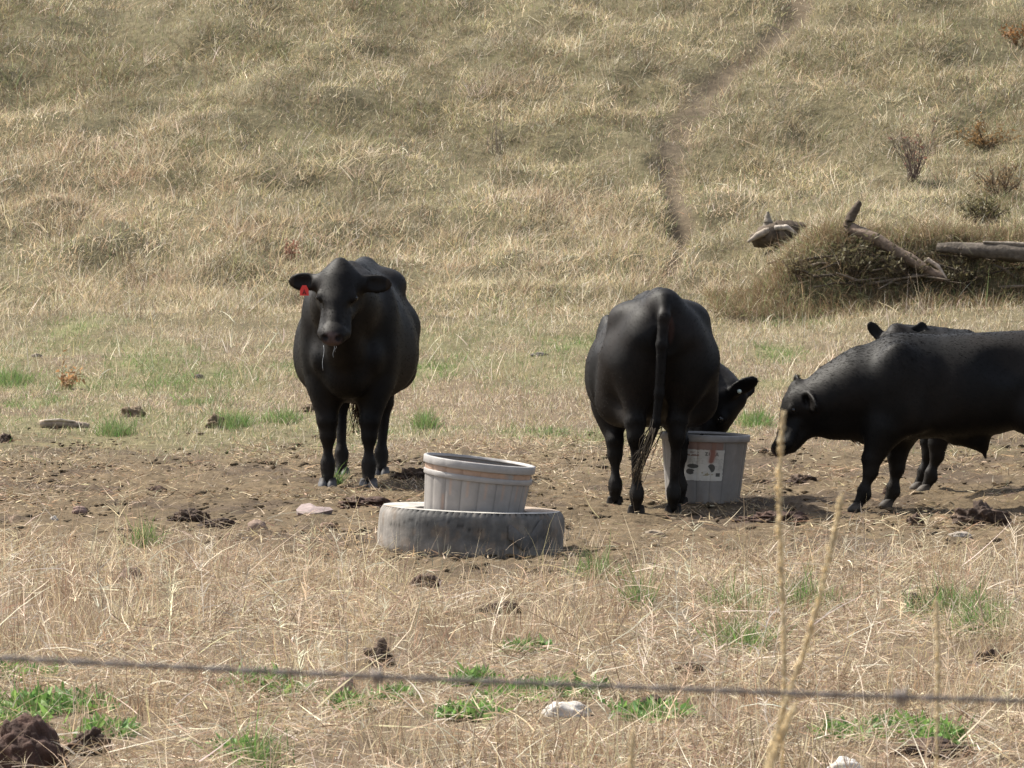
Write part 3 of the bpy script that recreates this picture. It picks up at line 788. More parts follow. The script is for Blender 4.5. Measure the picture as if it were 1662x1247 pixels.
# ------------------------------------------------------------------ cow facing the camera
def cow_facing():
    rz = -math.pi / 2 - math.radians(3.6)
    root = empty("cow", (-.97, 26.5, terrain(-.97, 26.5)), rz, label="black cow with red ear tag standing facing the camera behind the tyre", cat="cow", group="black cattle in the pasture")
    Fd = Field((-1.0, -.50, -.02), (1.62, .50, 1.52), .0105)
    xs = [-.84, -.78, -.60, -.40, -.15, .12, .34, .50, .60, .66]
    top = [1.22, 1.30, 1.37, 1.36, 1.345, 1.335, 1.36, 1.30, 1.20, 1.08]
    bot = [1.02, .92, .76, .62, .51, .50, .52, .56, .66, .80]
    wid = [.06, .14, .25, .31, .37, .375, .31, .24, .17, .08]
    Fd.trunk(xs, top, bot, wid, 1.85, 2.3, .2)
    Fd.chain([(-.80, 0, 1.30), (-.55, 0, 1.335), (0, 0, 1.315), (.35, 0, 1.325)], [.04, .05, .045, .05], .06)
    for e in (1, -1):
        Fd.ell((-.50, e * .165, 1.235), (.12, .10, .085), None, .10)
        Fd.ell((-.76, e * .09, 1.15), (.06, .05, .06), None, .08)
        Fd.ell((.40, e * .225, .97), (.13, .065, .26), None, .07)
        Fd.ell((.57, e * .12, .80), (.10, .10, .12), None, .06)
        Fd.ell((-.27, e * .36, 1.20), (.13, .05, .09), None, .10, carve=True)
    Fd.chain([(.46, 0, 1.08), (.74, 0, 1.12), (1.0, 0.0, 1.24)], [.25, .185, .135], .10)
    Fd.chain([(.60, 0, .72), (.72, 0, .86), (.90, 0, 1.02)], [.11, .09, .07], .08)
    Fd.ell((.58, 0, .66), (.13, .12, .11), None, .08)
    leg_front(Fd, (.42, .145, .86), (.40, .145, .62), (.47, .125, .35), (.475, .122, .125), (.50, .122, 0), .86, .118)
    leg_front(Fd, (.42, -.145, .86), (.40, -.145, .62), (.46, -.13, .35), (.455, -.132, .125), (.48, -.132, 0), .86, .118)
    leg_hind(Fd, (-.58, .17, .95), (-.42, .19, .70), (-.78, .11, .46), (-.74, .085, .125), (-.70, .085, 0), .84, .208)
    leg_hind(Fd, (-.58, -.17, .95), (-.42, -.20, .70), (-.74, -.17, .46), (-.68, -.165, .125), (-.64, -.165, 0), .84, .208)
    Fd.ell((-.42, 0, .62), (.16, .12, .10), None, .06)                              # udder
    Fd.chain([(-.80, 0, 1.30), (-.89, .0, 1.18), (-.90, -.04, .80), (-.86, -.06, .66), (-.82, -.07, .56)], [.04, .035, .026, .022, .018], .03)
    M = frame((.70, -.03, -.71), (.71, 0, .70))
    P = np.array([1.0, .0, 1.285])
    w = add_head(Fd, P, M, .96, [(1, (-.12, 1, -.04), (1, .12, .05)), (-1, (-.12, -1, .03), (1, -.12, .05))], 1.25, 1.0)
    Fd.cone(w(-.03, 0, .04), w(-.075, 0, .065), .05, .028, .04)
    for e in (1, -1): Fd.cone(w(-.045, 0, .03), w(.02, e * .125, -.03), .05, .045, .04)
    def colr(V, C):
        ear = (np.abs(V[:, 1]) > .13) & (V[:, 0] > .9) & (V[:, 2] > 1.15)
        edge = ear & (np.abs(V[:, 1]) > .28)
        C[edge] = C[edge] * 1.0 + np.array([.012, .007, .003])
        return C
    feet = [(.50, .122, 0), (.48, -.132, 0), (-.70, .085, 0), (-.64, -.165, 0)]
    b, V, Q = finish_animal(root, Fd, w, .96, M, feet, colr, (.115, .112, .114), .92)
    # red tag in its right ear (image left), front side
    e0 = w(.03, -.215, -.005)
    c = np.array([e0[0] + .045, e0[1] - .0, e0[2] - .045])
    mb = MB()
    out = [(-.012, .026), (.012, .026), (.025, 0.0), (.027, -.036), (-.027, -.036), (-.025, 0.0)]
    Vf = [(c[0] + .004, c[1] + a, c[2] + z) for a, z in out] + [(c[0] - .001, c[1] + a, c[2] + z) for a, z in out]
    Fc = [tuple(range(6)), tuple(range(6, 12))[::-1]] + [(i, i + 6, (i + 1) % 6 + 6, (i + 1) % 6) for i in range(6)]
    mb.add(Vf, Fc)
    tg = mb.build("ear_tag", M_tag, root, smooth=False)
    mb = MB()
    mb.tube([(c[0] + .006, c[1] - .009, c[2] - .028), (c[0] + .006, c[1], c[2] + .0), (c[0] + .006, c[1] + .009, c[2] - .028)], .0028, 5)
    mb.tube([(c[0] + .006, c[1] - .006, c[2] - .018), (c[0] + .006, c[1] + .006, c[2] - .018)], .0024, 5)
    mb.build("tag_number", M_tagprint, tg)
    # drool from the lips
    mb = MB()
    for oy, L in ((-.055, .15), (.01, .07), (.022, .04)):
        p0 = w(.50, oy, -.075); t = np.linspace(0, 1, 8)[:, None]
        mb.tube(p0 + np.array([0, -.006, -L]) * t + np.sin(t * 7) * np.array([.002, .004, 0]), .0014 * (1 - .5 * t[:, 0]), 5)
    mb.build("drool", M_drool, root)
    # switch of the tail hanging between the hind legs
    a = np.array([-.82, -.07, .60])
    n = 60; cs = np.array([.05, .03, .016]) * rng.uniform(.3, 1.4, (n, 1))
    strands("tail_switch", M_hair, root, a + rng.normal(0, .012, (n, 3)), a + np.array([.02, -.005, -.28]) + rng.normal(0, 1, (n, 3)) * np.array([.02, .028, .05]), .0038, cs)
    return root, V, Q
cow_facing()

# ------------------------------------------------------------------ cow seen from behind, head in the tub
def cow_rear():
    yaw = math.radians(5.0); rz = math.pi / 2 + yaw
    o = np.array([.785, 24.25, 0.0])
    root = empty("cow", o, rz, label="black cow seen from behind lowering its head into a grey tub", cat="cow", group="black cattle in the pasture")
    cr, sr = math.cos(rz), math.sin(rz)
    def Lw(x, y, z):
        dx, dy = x - o[0], y - o[1]
        return np.array([cr * dx + sr * dy, -sr * dx + cr * dy, z])
    def Ld(x, y, z): return np.array([cr * x + sr * y, -sr * x + cr * y, z])
    Fd = Field((-.95, -.95, -.02), (1.2, .50, 1.32), .0105)
    xs = [-.76, -.71, -.56, -.38, -.15, .10, .30, .45, .54, .60]
    top = [1.06, 1.155, 1.20, 1.205, 1.19, 1.18, 1.17, 1.10, 1.02, .95]
    bot = [.90, .80, .66, .55, .47, .45, .46, .50, .58, .70]
    wid = [.06, .15, .26, .31, .36, .36, .29, .23, .17, .08]
    Fd.trunk(xs, top, bot, wid, 1.75, 2.3, .12)
    Fd.chain([(-.74, 0, 1.17), (-.66, 0, 1.20), (-.45, 0, 1.195), (0, 0, 1.17), (.3, 0, 1.16)], [.026, .036, .045, .045, .05], .07)
    for e in (1, -1):
        Fd.ell((-.45, e * .16, 1.085), (.12, .10, .08), None, .10)
        Fd.ell((-.67, e * .09, 1.02), (.055, .05, .06), None, .08)
        Fd.ell((.34, e * .21, .84), (.12, .065, .25), None, .08)
    for e in (1, -1):
        Fd.cone((-.66, e * .02, 1.145), (-.42, e * .20, 1.06), .055, .075, .09)
        Fd.cone((-.66, e * .03, 1.12), (-.70, e * .12, .98), .06, .06, .09)
    for e in (1, -1): Fd.ell((-.26, e * .345, 1.06), (.12, .05, .085), None, .10, carve=True)
    hl, hr, fl, fr = Lw(.692, 23.66, 0), Lw(.900, 23.72, 0), Lw(.592, 24.42, 0), Lw(.962, 24.36, 0)
    leg_hind(Fd, (-.50, .15, .85), (-.34, .195, .62), hl + [-.07, .012, .42], hl + [-.03, 0, .105], hl, .70, .249)
    leg_hind(Fd, (-.50, -.15, .85), (-.34, -.195, .62), hr + [-.07, -.012, .42], hr + [-.03, 0, .105], hr, .70, .249)
    for e in (1, -1):
        Fd.ell((-.62, e * .135, .86), (.13, .115, .26), None, .06)                 # buttocks
    leg_front(Fd, (.34, .16, .78), (.30, .19, .57), fl + [-.01, .0, .32], fl + [-.02, 0, .105], fl, .72, .125)
    leg_front(Fd, (.34, -.16, .78), (.30, -.18, .57), fr + [-.01, .0, .32], fr + [-.02, 0, .105], fr, .72, .125)
    Fd.chain([Lw(.80, 24.80, .84), Lw(.98, 25.12, .74), Lw(1.17, 25.13, .635), Lw(1.27, 25.03, .60)], [.235, .185, .145, .115], .09)
    Fd.chain([Lw(.85, 24.9, .66), Lw(1.03, 25.08, .60), Lw(1.17, 25.05, .52)], [.12, .10, .09], .08)
    Fd.chain([Lw(.842, 23.53, 1.20), Lw(.838, 23.445, 1.10), Lw(.826, 23.425, .95), Lw(.812, 23.44, .68), Lw(.795, 23.45, .52), Lw(.775, 23.45, .44)], [.034, .034, .031, .027, .023, .02], .022)
    P = Lw(1.285, 25.0, .605)
    M = frame(Ld(-.40, -.12, -.90), Ld(.90, -.1, -.40))
    w = add_head(Fd, P, M, .94, [(1, Ld(.78, .45, .35), Ld(.3, -.8, .3)), (-1, Ld(.84, -.30, .46), Ld(-.25, .9, .55))], 1.0)
    c = Lw(.878, 23.46, .99)
    def colr(V, C):
        d = np.sqrt(((V[:, 1] - c[1]) / .022) ** 2 + ((V[:, 2] - 1.03) / .075) ** 2)
        m = (1 - S((d - .6) / .6)) * (V[:, 0] < -.6)
        C = mixc(C, np.array([.030, .017, .015]), m * .8)
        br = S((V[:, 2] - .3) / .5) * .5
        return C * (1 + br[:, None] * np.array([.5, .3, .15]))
    feet = [(p[0], p[1], 0) for p in (hl, hr, fl, fr)]
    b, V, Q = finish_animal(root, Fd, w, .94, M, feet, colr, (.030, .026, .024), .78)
    # find which side ear is nearest the camera: pale button fixed in it
    E = frame(Ld(.84, -.30, .46), Ld(-.25, .9, .55)); bs = w(.015, -.10, -.02)
    mb = MB(); uv_sphere(mb, bs + E @ np.array([.085, 0, -.026]), .013, 7); mb.build("ear_button", M_button, root)
    a = Lw(.795, 23.45, .54)
    n = 64; lightness = rng.uniform(0, 1, (n, 1))
    cs = np.array([.02, .016, .012]) + lightness ** 3 * np.array([.16, .12, .075])
    tip = np.array([Lw(.685 + .018 * rng.normal(), 23.46 + .02 * rng.normal(), .165 + .08 * abs(rng.normal()) + .02 * rng.normal()) for _ in range(n)])
    strands("tail_switch", M_hair, root, a + rng.normal(0, .014, (n, 3)) + np.array([0, 0, -.06]) * rng.uniform(0, 1, (n, 1)), tip, .0028, cs, .010)
    return root, V, Q
cow_rear()

# ------------------------------------------------------------------ young bull in profile, and the young one behind it
def young(name, label, o, rz, bull, headP, headM, hs, neck, ears, fl, fr, gait, hoof_col):
    root = empty(name, o, rz, label=label, cat="bull" if bull else "calf", group="black cattle in the pasture")
    Fd = Field((-.95, -.42, -.02), (1.32, .62, 1.22), .0095)
    xs = [-.80, -.75, -.60, -.40, -.20, 0.0, .20, .36, .48, .58]
    top = [.86, .95, 1.01, 1.015, 1.005, .995, .985, .965, .90, .80] if bull else [.76, .83, .87, .87, .87, .875, .89, .90, .88, .80]
    bot = [.70, .62, .54, .48, .42, .40, .40, .385, .42, .50]
    wid = [.06, .13, .22, .24, .27, .275, .255, .225, .18, .10]
    Fd.trunk(xs, top, bot, wid, 2.0, 2.2, .06)
    for e in (1, -1):
        Fd.ell((.37, e * .19, .72), (.12, .075, .22), None, .045)
        Fd.ell((.30, e * .20, .55), (.11, .075, .12), None, .06)
        Fd.ell((-.22, e * .27, .86), (.10, .05, .09), None, .09, carve=True)
        Fd.ell((.16, e * .275, .66), (.05, .03, .22), None, .07, carve=True)
        for q in (.52, .58, .64): Fd.ell((q, e * .225, .72 - (q - .52) * .5), (.010, .03, .13), None, .03, carve=True)
        Fd.ell((-.46, e * .18, .93), (.07, .05, .05), None, .06)
        Fd.ell((-.66, e * .11, .74), (.11, .10, .2), None, .07)
    Fd.chain(neck[0], neck[1], .10)
    Fd.ell((.49, 0, .455), (.11, .10, .10), None, .07)
    if bull: Fd.chain([(.58, 0, .52), (.70, .01, .51), (.80, .03, .50)], [.12, .10, .08], .07)
    if bull: Fd.chain([(.40, 0, .90), (.58, 0, .83), (.76, 0, .735), (.86, .01, .675)], [.06, .07, .055, .035], .05)
    leg_front(Fd, (.38, .14, .66), fl[0], fl[1], fl[2], fl[3], .68, .128)
    leg_front(Fd, (.34, -.14, .66), fr[0], fr[1], fr[2], fr[3], .68, .128)
    hl, hr = np.array([-.60 + gait, .13, 0]), np.array([-.66 - gait, -.13, 0])
    for h, e in ((hl, 1), (hr, -1)):
        leg_hind(Fd, (-.54, e * .13, .72), (-.40, e * .16, .54), h + [-.06, 0, .33], h + [-.02, 0, .09], h, .68, .205)
    if bull:
        Fd.chain([(.02, 0, .42), (-.10, 0, .385), (-.125, 0, .345)], [.06, .045, .022], .06)
        Fd.chain([(-.125, 0, .35), (-.135, 0, .30), (-.14, .005, .265)], [.014, .007, .003], .02)
    Fd.chain([(-.76, 0, .93), (-.84, 0, .84), (-.85, 0, .55), (-.84, 0, .36), (-.84, .01, .26)], [.032, .028, .02, .022, .014], .03)
    w = add_head(Fd, headP, headM, hs, ears, 1.1, 1.05 if bull else .78)
    if bull: Fd.chain([w(.02, 0, -.19), w(.16, 0, -.175), w(.38, 0, -.115)], [.07, .06, .038], .04)
    def colr(V, C):
        d = np.hypot(V[:, 0] + .05, V[:, 2] - .92)
        return C
    feet = [(fl[3][0], fl[3][1], 0), (fr[3][0], fr[3][1], 0), (hl[0], hl[1], 0), (hr[0], hr[1], 0)]
    b, V, Q = finish_animal(root, Fd, w, hs, headM, feet, colr, hoof_col, .72)
    # tail switch
    a = np.array([-.84, .01, .34]); n = 40
    strands("tail_switch", M_hair, root, a + rng.normal(0, .012, (n, 3)), a + np.array([0, 0, -.2]) + rng.normal(0, .02, (n, 3)), .0036, np.array([.014, .012, .011]) * rng.uniform(.6, 1.6, (n, 1)))
    return root, V, Q
young("bull", "young black bull in profile with lowered head at the right", (2.55, 24.1, 0), math.pi, True,
      np.array([.915, .0, .662]), frame((.40, .22, -.84), (.84, .08, .42)), .76,
      ([(.36, 0, .72), (.60, .0, .665), (.78, .01, .60), (.90, .02, .585)], [.255, .20, .14, .105]),
      [(1, (-.30, .80, -.45), (.75, .45, -.2)), (-1, (.05, -.75, .60), (.8, -.1, .3))],
      [(.44, .15, .46), (.525, .15, .245), (.565, .15, .09), (.605, .15, 0)], [(.32, -.14, .46), (.35, -.14, .245), (.375, -.14, .09), (.405, -.14, 0)], .04, (.065, .055, .047))
young("calf", "black calf behind the bull, only its ears, crown and forelegs showing", (3.03, 25.72, 0), math.pi - math.radians(6), False,
      np.array([.70, .10, .935]), frame((.12, .80, -.58), (.1, .55, .82)), .80,
      ([(.36, 0, .74), (.52, .02, .80), (.66, .06, .88)], [.25, .18, .125]),
      [(1, (-.66, -.10, .74), (-.1, .95, .1)), (-1, (.66, -.05, .76), (.1, .95, .1))],
      [(.40, .14, .46), (.45, .14, .245), (.49, .14, .09), (.525, .14, 0)], [(.46, -.12, .46), (.50, -.12, .245), (.535, -.12, .09), (.57, -.12, 0)], -.02, (.10, .085, .07))

# ------------------------------------------------------------------ lick tubs and tyre
def lathe(prof, n, flute=None):
    V = []
    for i, (r, z) in enumerate(prof):
        th = np.arange(n) * 2 * np.pi / n
        rr = r + (flute(th, r, z, i) if flute else 0)
        V.append(np.stack([rr * np.cos(th), rr * np.sin(th), np.full(n, z)], -1))
    V = np.concatenate(V)
    q = []
    for i in range(len(prof) - 1):
        j = np.arange(n); a = i * n + j; b = i * n + (j + 1) % n
        q.append(np.stack([a, b, b + n, a + n], -1))
    return V, np.concatenate(q)

def tub_flute(npan, amp):
    return lambda th, r, z, i: amp * np.clip(1.6 * np.abs(np.sin(th * npan / 2)) ** .35 - .9, -.6, .5)

def tub(name, label, loc, rot, R1, R0, H, stain, paper=False, ledge=False, twist=0.0):
    root = empty(name, loc, 0, label=label, cat="tub", group="grey lick tubs")
    root.rotation_euler = rot
    n = 256
    zs = np.linspace(0, H - .04, 26)
    prof = [(0.0, .012), (R0 - .02, .010), (R0 - .004, .0)]
    prof += [(R0 + (R1 - R0) * z / H, z + .006) for z in zs]
    r_top = R1 - .002
    prof += [(r_top, H - .028), (r_top - .012, H - .03), (r_top - .014, H - .05)]
    prof += [(R0 + (R1 - R0) * z / H - .012, z) for z in np.linspace(H - .06, .02, 16)] + [(R0 - .03, .018), (0.0, .018)]
    nout = 3 + len(zs)
    fl = tub_flute(18, .006)
    V, q = lathe(prof, n, lambda th, r, z, i: fl(th + twist, r, z, i) * (1 if 2 < i < nout else 0))
    th = np.arctan2(V[:, 1], V[:, 0]); z = V[:, 2]
    C = np.broadcast_to(np.array([.235, .220, .208]), V.shape).copy()
    C *= (.9 + .2 * fbm(th * 4, z * 3, 101, 3))[:, None]
    groove = (np.abs(np.sin((th + twist) * 9)) < .10)
    C[groove] *= .72
    st = stain(th, z)
    C = mixc(C, np.array([.36, .235, .165]) if ledge else np.array([.26, .15, .115]), np.clip(st, 0, 1))
    low = (1 - S(z / .12)) * fbm(th * 9, z * 8, 103, 3)
    C = mixc(C, np.array([.20, .145, .10]), low * .6)
    wall = mesh_obj("tub_wall", V, [q], M_plastic, root, C)
    def ring(nm, rad, z0, z1, thick, tone, wob=.0025):
        pr = [(rad - .004, z0), (rad + thick - .001, z0 - .001), (rad + thick + .001, z0 + .003), (rad + thick + .002, z1 - .003), (rad + thick - .001, z1), (rad - .006, z1 + .001), (rad - .010, z1 - .012)]
        V, q = lathe(pr, n, lambda th, r, z, i: wob * np.abs(np.sin(th * 9 + twist * 9)) + .002 * np.sin(th * 3 + 1))
        C = np.broadcast_to(np.array(tone), V.shape).copy() * (.9 + .2 * fbm(np.arctan2(V[:, 1], V[:, 0]) * 6, V[:, 2] * 20, 105, 3))[:, None]
        mesh_obj(nm, V, [q], M_plastic, root, C)
    ring("rim", R1, H - .038, H, .007, (.265, .25, .238))
    if ledge:
        ring("ledge", R0 + (R1 - R0) * (H - .085) / H, H - .092, H - .066, .007, (.255, .24, .228))
    if paper:
        # torn paper label wrapped on the wall, faded print and a rust run through it
        a0, a1, z0, z1 = paper
        nu, nv = 120, 90
        U, W = np.meshgrid(np.linspace(0, 1, nu), np.linspace(0, 1, nv), indexing='ij')
        T = a0 + (a1 - a0) * U; Z = z0 + (z1 - z0) * W
        rr = R0 + (R1 - R0) * Z / H + fl(T + twist, 0, 0, 0) + .0025
        V = np.stack([rr * np.cos(T), rr * np.sin(T), Z], -1)
        C = np.broadcast_to(np.array([.56, .53, .48]), V.shape).copy()
        C *= (.8 + .35 * fbm(U * 9, W * 8, 107, 4))[..., None]
        def seg(ax, ay, bx, by, w):
            vx, vy = bx - ax, by - ay; h = np.clip(((U - ax) * vx + (W - ay) * vy) / (vx * vx + vy * vy), 0, 1)
            return np.hypot(U - ax - h * vx, (W - ay - h * vy) * .8) < w
        ink = np.zeros(U.shape, bool)
        for s_ in [(.56, .90, .60, .90), (.60, .90, .56, .82), (.56, .82, .605, .82), (.64, .90, .64, .82), (.78, .80, .81, .90), (.81, .90, .845, .80), (.79, .83, .835, .83)]: ink |= seg(*s_, .010)
        words = ((np.abs(W - .90) < .018) | (np.abs(W - .81) < .026)) & (U > .10) & (U < .42) & (vnoise(U * 60, W * 18, 109) > .34)
        fine = (np.abs(((W * 22) % 1) - .5) < .22) & (vnoise(U * 70, W * 22 // 1, 111) > .5) & (((W > .55) & (W < .74) & (U < .52)) | ((U > .76) & (W > .38) & (W < .74)))
        pic = (((U - .28) / .13) ** 2 + ((W - .47) / .07) ** 2 < 1) | (((U - .22) / .10) ** 2 + ((W - .30) / .09) ** 2 < 1) & (vnoise(U * 16, W * 14, 113) > .3)
        pic |= (((U - .70) / .085) ** 2 + ((W - .42) / .13) ** 2 < 1) & (U + W * .5 > .86)
        pic |= (np.abs(U - .86) < .05) & (np.abs(W - .22) < .06)
        C[words] *= np.array([.45, .32, .28]); C[fine] *= .72; C[pic] *= .16; C[ink] *= .25
        weeds = (((U - .58) / .17) ** 2 + ((W - .24) / .06) ** 2 < 1) & (vnoise(U * 26, W * 22, 115) > .52)
        C[weeds] *= np.array([.55, .50, .35])
        run = np.exp(-((U - (.70 + .02 * np.sin(W * 9))) / (.045 + .02 * W)) ** 2) * S((W - .52) / .12)
        C = mixc(C, np.array([.28, .135, .105]), np.clip(run * 1.6, 0, 1))
        edge = (np.minimum(np.minimum(U, 1 - U), np.minimum(W, 1 - W)) < .012 + .02 * vnoise(U * 20, W * 20, 117))
        iq = np.arange(nu * nv).reshape(nu, nv)
        qd = np.stack([iq[:-1, :-1], iq[1:, :-1], iq[1:, 1:], iq[:-1, 1:]], -1)
        keep = ~edge[:-1, :-1]
        mesh_obj("paper_label", V.reshape(-1, 3), [qd[keep]], M_paper, wall, C.reshape(-1, 3))
    return root

tc = at(762, 868); TYRE = np.array([(762 - 831) / F_PX * 21.05, 21.05])
def stain1(th, z):
    band = ((z > .385) & (z < .428)) * S((fbm(th * 3, z * 10, 121) - .25) / .15)
    drip = (z < .37) * (z > .28) * (np.exp(-((np.mod(th + 1.9, .35) - .17) / .025) ** 2)) * .5 * (fbm(th * 2, th * 0, 127) > .45)
    return .85 * band + drip + .6 * (np.exp(-((th + 2.25) / .03) ** 2) * (z > .20) * (z < .27))
tub("lick_tub", "grey fluted tub tilted inside the old tyre", (TYRE[0] - .004, TYRE[1], -.005), (math.radians(0.5), math.radians(6.8), 0), .268, .226, .452, stain1, ledge=True, twist=.12)
def stain2(th, z):
    a = np.mod(th + math.pi / 2 + math.pi, 2 * math.pi) - math.pi    # 0 = toward the camera
    e = (.19 + .13 * fbm(a * 6, a * 0, 123))
    patch = (np.abs(a + .10) < .46 + .05 * vnoise(z * 30, z * 0, 125)) * (z > .27)
    run = (np.abs(a - .19) < .05) * (z > .24)
    return np.maximum(patch * .75, run)
tub("lick_tub", "grey tub with torn paper label beside the feeding cow", (1.105, 24.62, 0), (math.radians(0), math.radians(2.0), 0), .252, .210, .402, stain2, paper=(-math.pi / 2 - .62, -math.pi / 2 + .46, .135, .322), twist=.05)

def tyre():
    root = empty("tyre", (TYRE[0], TYRE[1], terrain(*TYRE) - .026), 0, label="old worn truck tyre lying flat on the dirt round a tub", cat="tyre")
    root.rotation_euler = (0, math.radians(2.5), .3)
    R, r, H = .462, .275, .232
    n = 420
    prof = []
    for t in np.linspace(0, 1, 15):            # tread face, slightly crowned, rounded shoulders
        z = H * t; prof.append((R - .022 * abs(2 * t - 1) ** 5, z))
    def fl(th, rr, z, i):
        t = z / H; sh = S((abs(2 * t - 1) - .86) / .1)
        lug = ((th * 44 / np.pi) % 1 < .28) * 1.0
        return -.011 * lug * sh - .0010 * (((th * 44 / np.pi) % 1) < .10) + .0025 * np.sin(th * 3 + 2) + .002 * np.sin(th * 13 + z * 30) - .006 * np.exp(-((z - .10 - .02 * np.sin(th * 5)) / .006) ** 2) * (np.mod(th + .9, 6.283) > 5.2)
    V, q = lathe(prof, n, fl)
    th = np.arctan2(V[:, 1], V[:, 0]); z = V[:, 2]
    C = np.broadcast_to(np.array([.086, .084, .081]), V.shape).copy()
    C = mixc(C, np.array([.17, .155, .138]), S((fbm(th * 5, z * 9, 131, 4) - .40) / .3) * .6)
    C = mixc(C, np.array([.22, .20, .18]), (1 - S((z - .03) / .08)) * .55 + .7 * S((np.cos(th - math.pi + .1) - .75) / .2))  # paler toward the bottom; sunlit left edge painted lighter
    C = mixc(C, np.array([.20, .145, .10]), S((fbm(th * 8 + 3, z * 16, 133, 3) - .6) / .08) * .35)
    lug = ((np.mod(th, 2 * np.pi) * 44 / np.pi) % 1 < .28) & (np.abs(2 * z / H - 1) > .88)
    C[lug] *= .45
    C *= (.78 + .44 * fbm(th * 26, z * 3, 139, 3))[:, None]
    crack = np.abs(z - .12 - .03 * np.sin(th * 2.1) - .05 * fbm(th * 7, th * 0, 141, 4)) < .0045 * fbm(th * 11, th * 0, 145)
    C[crack & (fbm(th * 5, th * 0, 143) > .45)] *= .45
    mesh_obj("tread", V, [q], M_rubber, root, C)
    for up in (1, -1):
        prof = []
        for t in np.linspace(0, 1, 14):
            rad = R - .0225 - (R - .0225 - r) * t
            z = (H + .006 * math.sin(t * 3.14) - .010 * t) if up == 1 else (.0 - .004 * math.sin(t * 3.14) + .01 * t)
            prof.append((rad, z))
        prof.append((r - .006, prof[-1][1] + (-.02 if up == 1 else .02)))
        prof.append((r + .03, prof[-1][1] + (-.02 if up == 1 else .02)))
        prof.append((r + .10, prof[-1][1] - (.02 if up == 1 else -.02)))
        if up == -1: prof = prof[::1]
        V, q = lathe(prof, n, lambda th, rr, z, i: .002 * np.sin(th * 4) + .0015 * np.sin(th * 17))
        if up == -1: q = q[:, ::-1]
        rad = np.hypot(V[:, 0], V[:, 1]); th = np.arctan2(V[:, 1], V[:, 0])
        C = np.broadcast_to(np.array([.33, .315, .29]), V.shape).copy() * (.8 + .4 * fbm(V[:, 0] * 14, V[:, 1] * 14, 135, 3))[:, None]
        C = mixc(C, np.array([.25, .17, .11]), S((fbm(V[:, 0] * 7, V[:, 1] * 7, 137, 3) - .56) / .1) * .7)
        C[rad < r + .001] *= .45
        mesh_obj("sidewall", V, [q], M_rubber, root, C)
    # torn strip of tread curling off at the front right
    mb = MB()
    t = np.linspace(-1.16, -.72, 14) - .3
    Vv, Fc = [], []
    for i, a in enumerate(t):
        f = i / 13; dip = .11 - .055 * math.sin(f * 3.14) ** 2 + .07 * max(0, f - .6)
        for (rad, zz) in ((R + .004, dip + .07), (R + .011 + .006 * math.sin(f * 9), dip), (R + .002, dip - .003)):
            Vv.append((rad * math.cos(a), rad * math.sin(a), zz))
    for i in range(13):
        for j in (0, 1): Fc.append((i * 3 + j, i * 3 + j + 1, (i + 1) * 3 + j + 1, (i + 1) * 3 + j)[::-1])
    mb.add(Vv, Fc, (.10, .10, .102))
    mb.build("torn_strip", M_rubber, root)
tyre()

# ------------------------------------------------------------------ stones, dung, wood lying about
def lumpy(name, mat, label, cat, px, py, wpx, hpx, col, depth=1.0, group=None, rough=.35, seed=0, sub=4, rz=None, sink=.25, col2=None, freq=1.0):
    import bmesh
    bm = bmesh.new(); bmesh.ops.create_icosphere(bm, subdivisions=sub, radius=1.0)
    V = np.array([v.co for v in bm.verts]); Fc = np.array([[v.index for v in f.verts] for f in bm.faces]); bm.free()
    p = at(px, py); sc = p[1] / F_PX
    w, h = wpx * sc / 2, hpx * sc
    r = 1 + rough * (2 * fbm(V[:, 0] * 1.6 * freq + seed * 7.3 + V[:, 2] * 1.1, V[:, 1] * 1.6 * freq + V[:, 2] * 1.9 * freq, 200 + seed, 4) - 1)
    r += rough * .3 * (2 * vnoise(V[:, 0] * 6 * freq + V[:, 2] * 4, V[:, 1] * 6 * freq + seed, 300 + seed) - 1)
    V = V * r[:, None]
    V[:, 2] = np.where(V[:, 2] < -sink, -sink + (V[:, 2] + sink) * .3, V[:, 2])
    V = V * np.array([w, w * depth, h / (1 + sink * .8)])
    V[:, 2] += sink * h * .6
    C = np.broadcast_to(np.array(col), V.shape).copy()
    if col2 is not None:
        C = mixc(C, np.array(col2), S((fbm(V[:, 0] / w * 2 + seed, V[:, 2] / h * 2 + V[:, 1] / w, 400 + seed, 3) - .5) / .15))
    o = mesh_obj(name, V, [Fc], mat, None, C)
    o.location = (float(p[0]), float(p[1]), float(p[2]) - .006)
    if rz: o.rotation_euler = (0, 0, rz)
    return tag(o, label, cat, group)

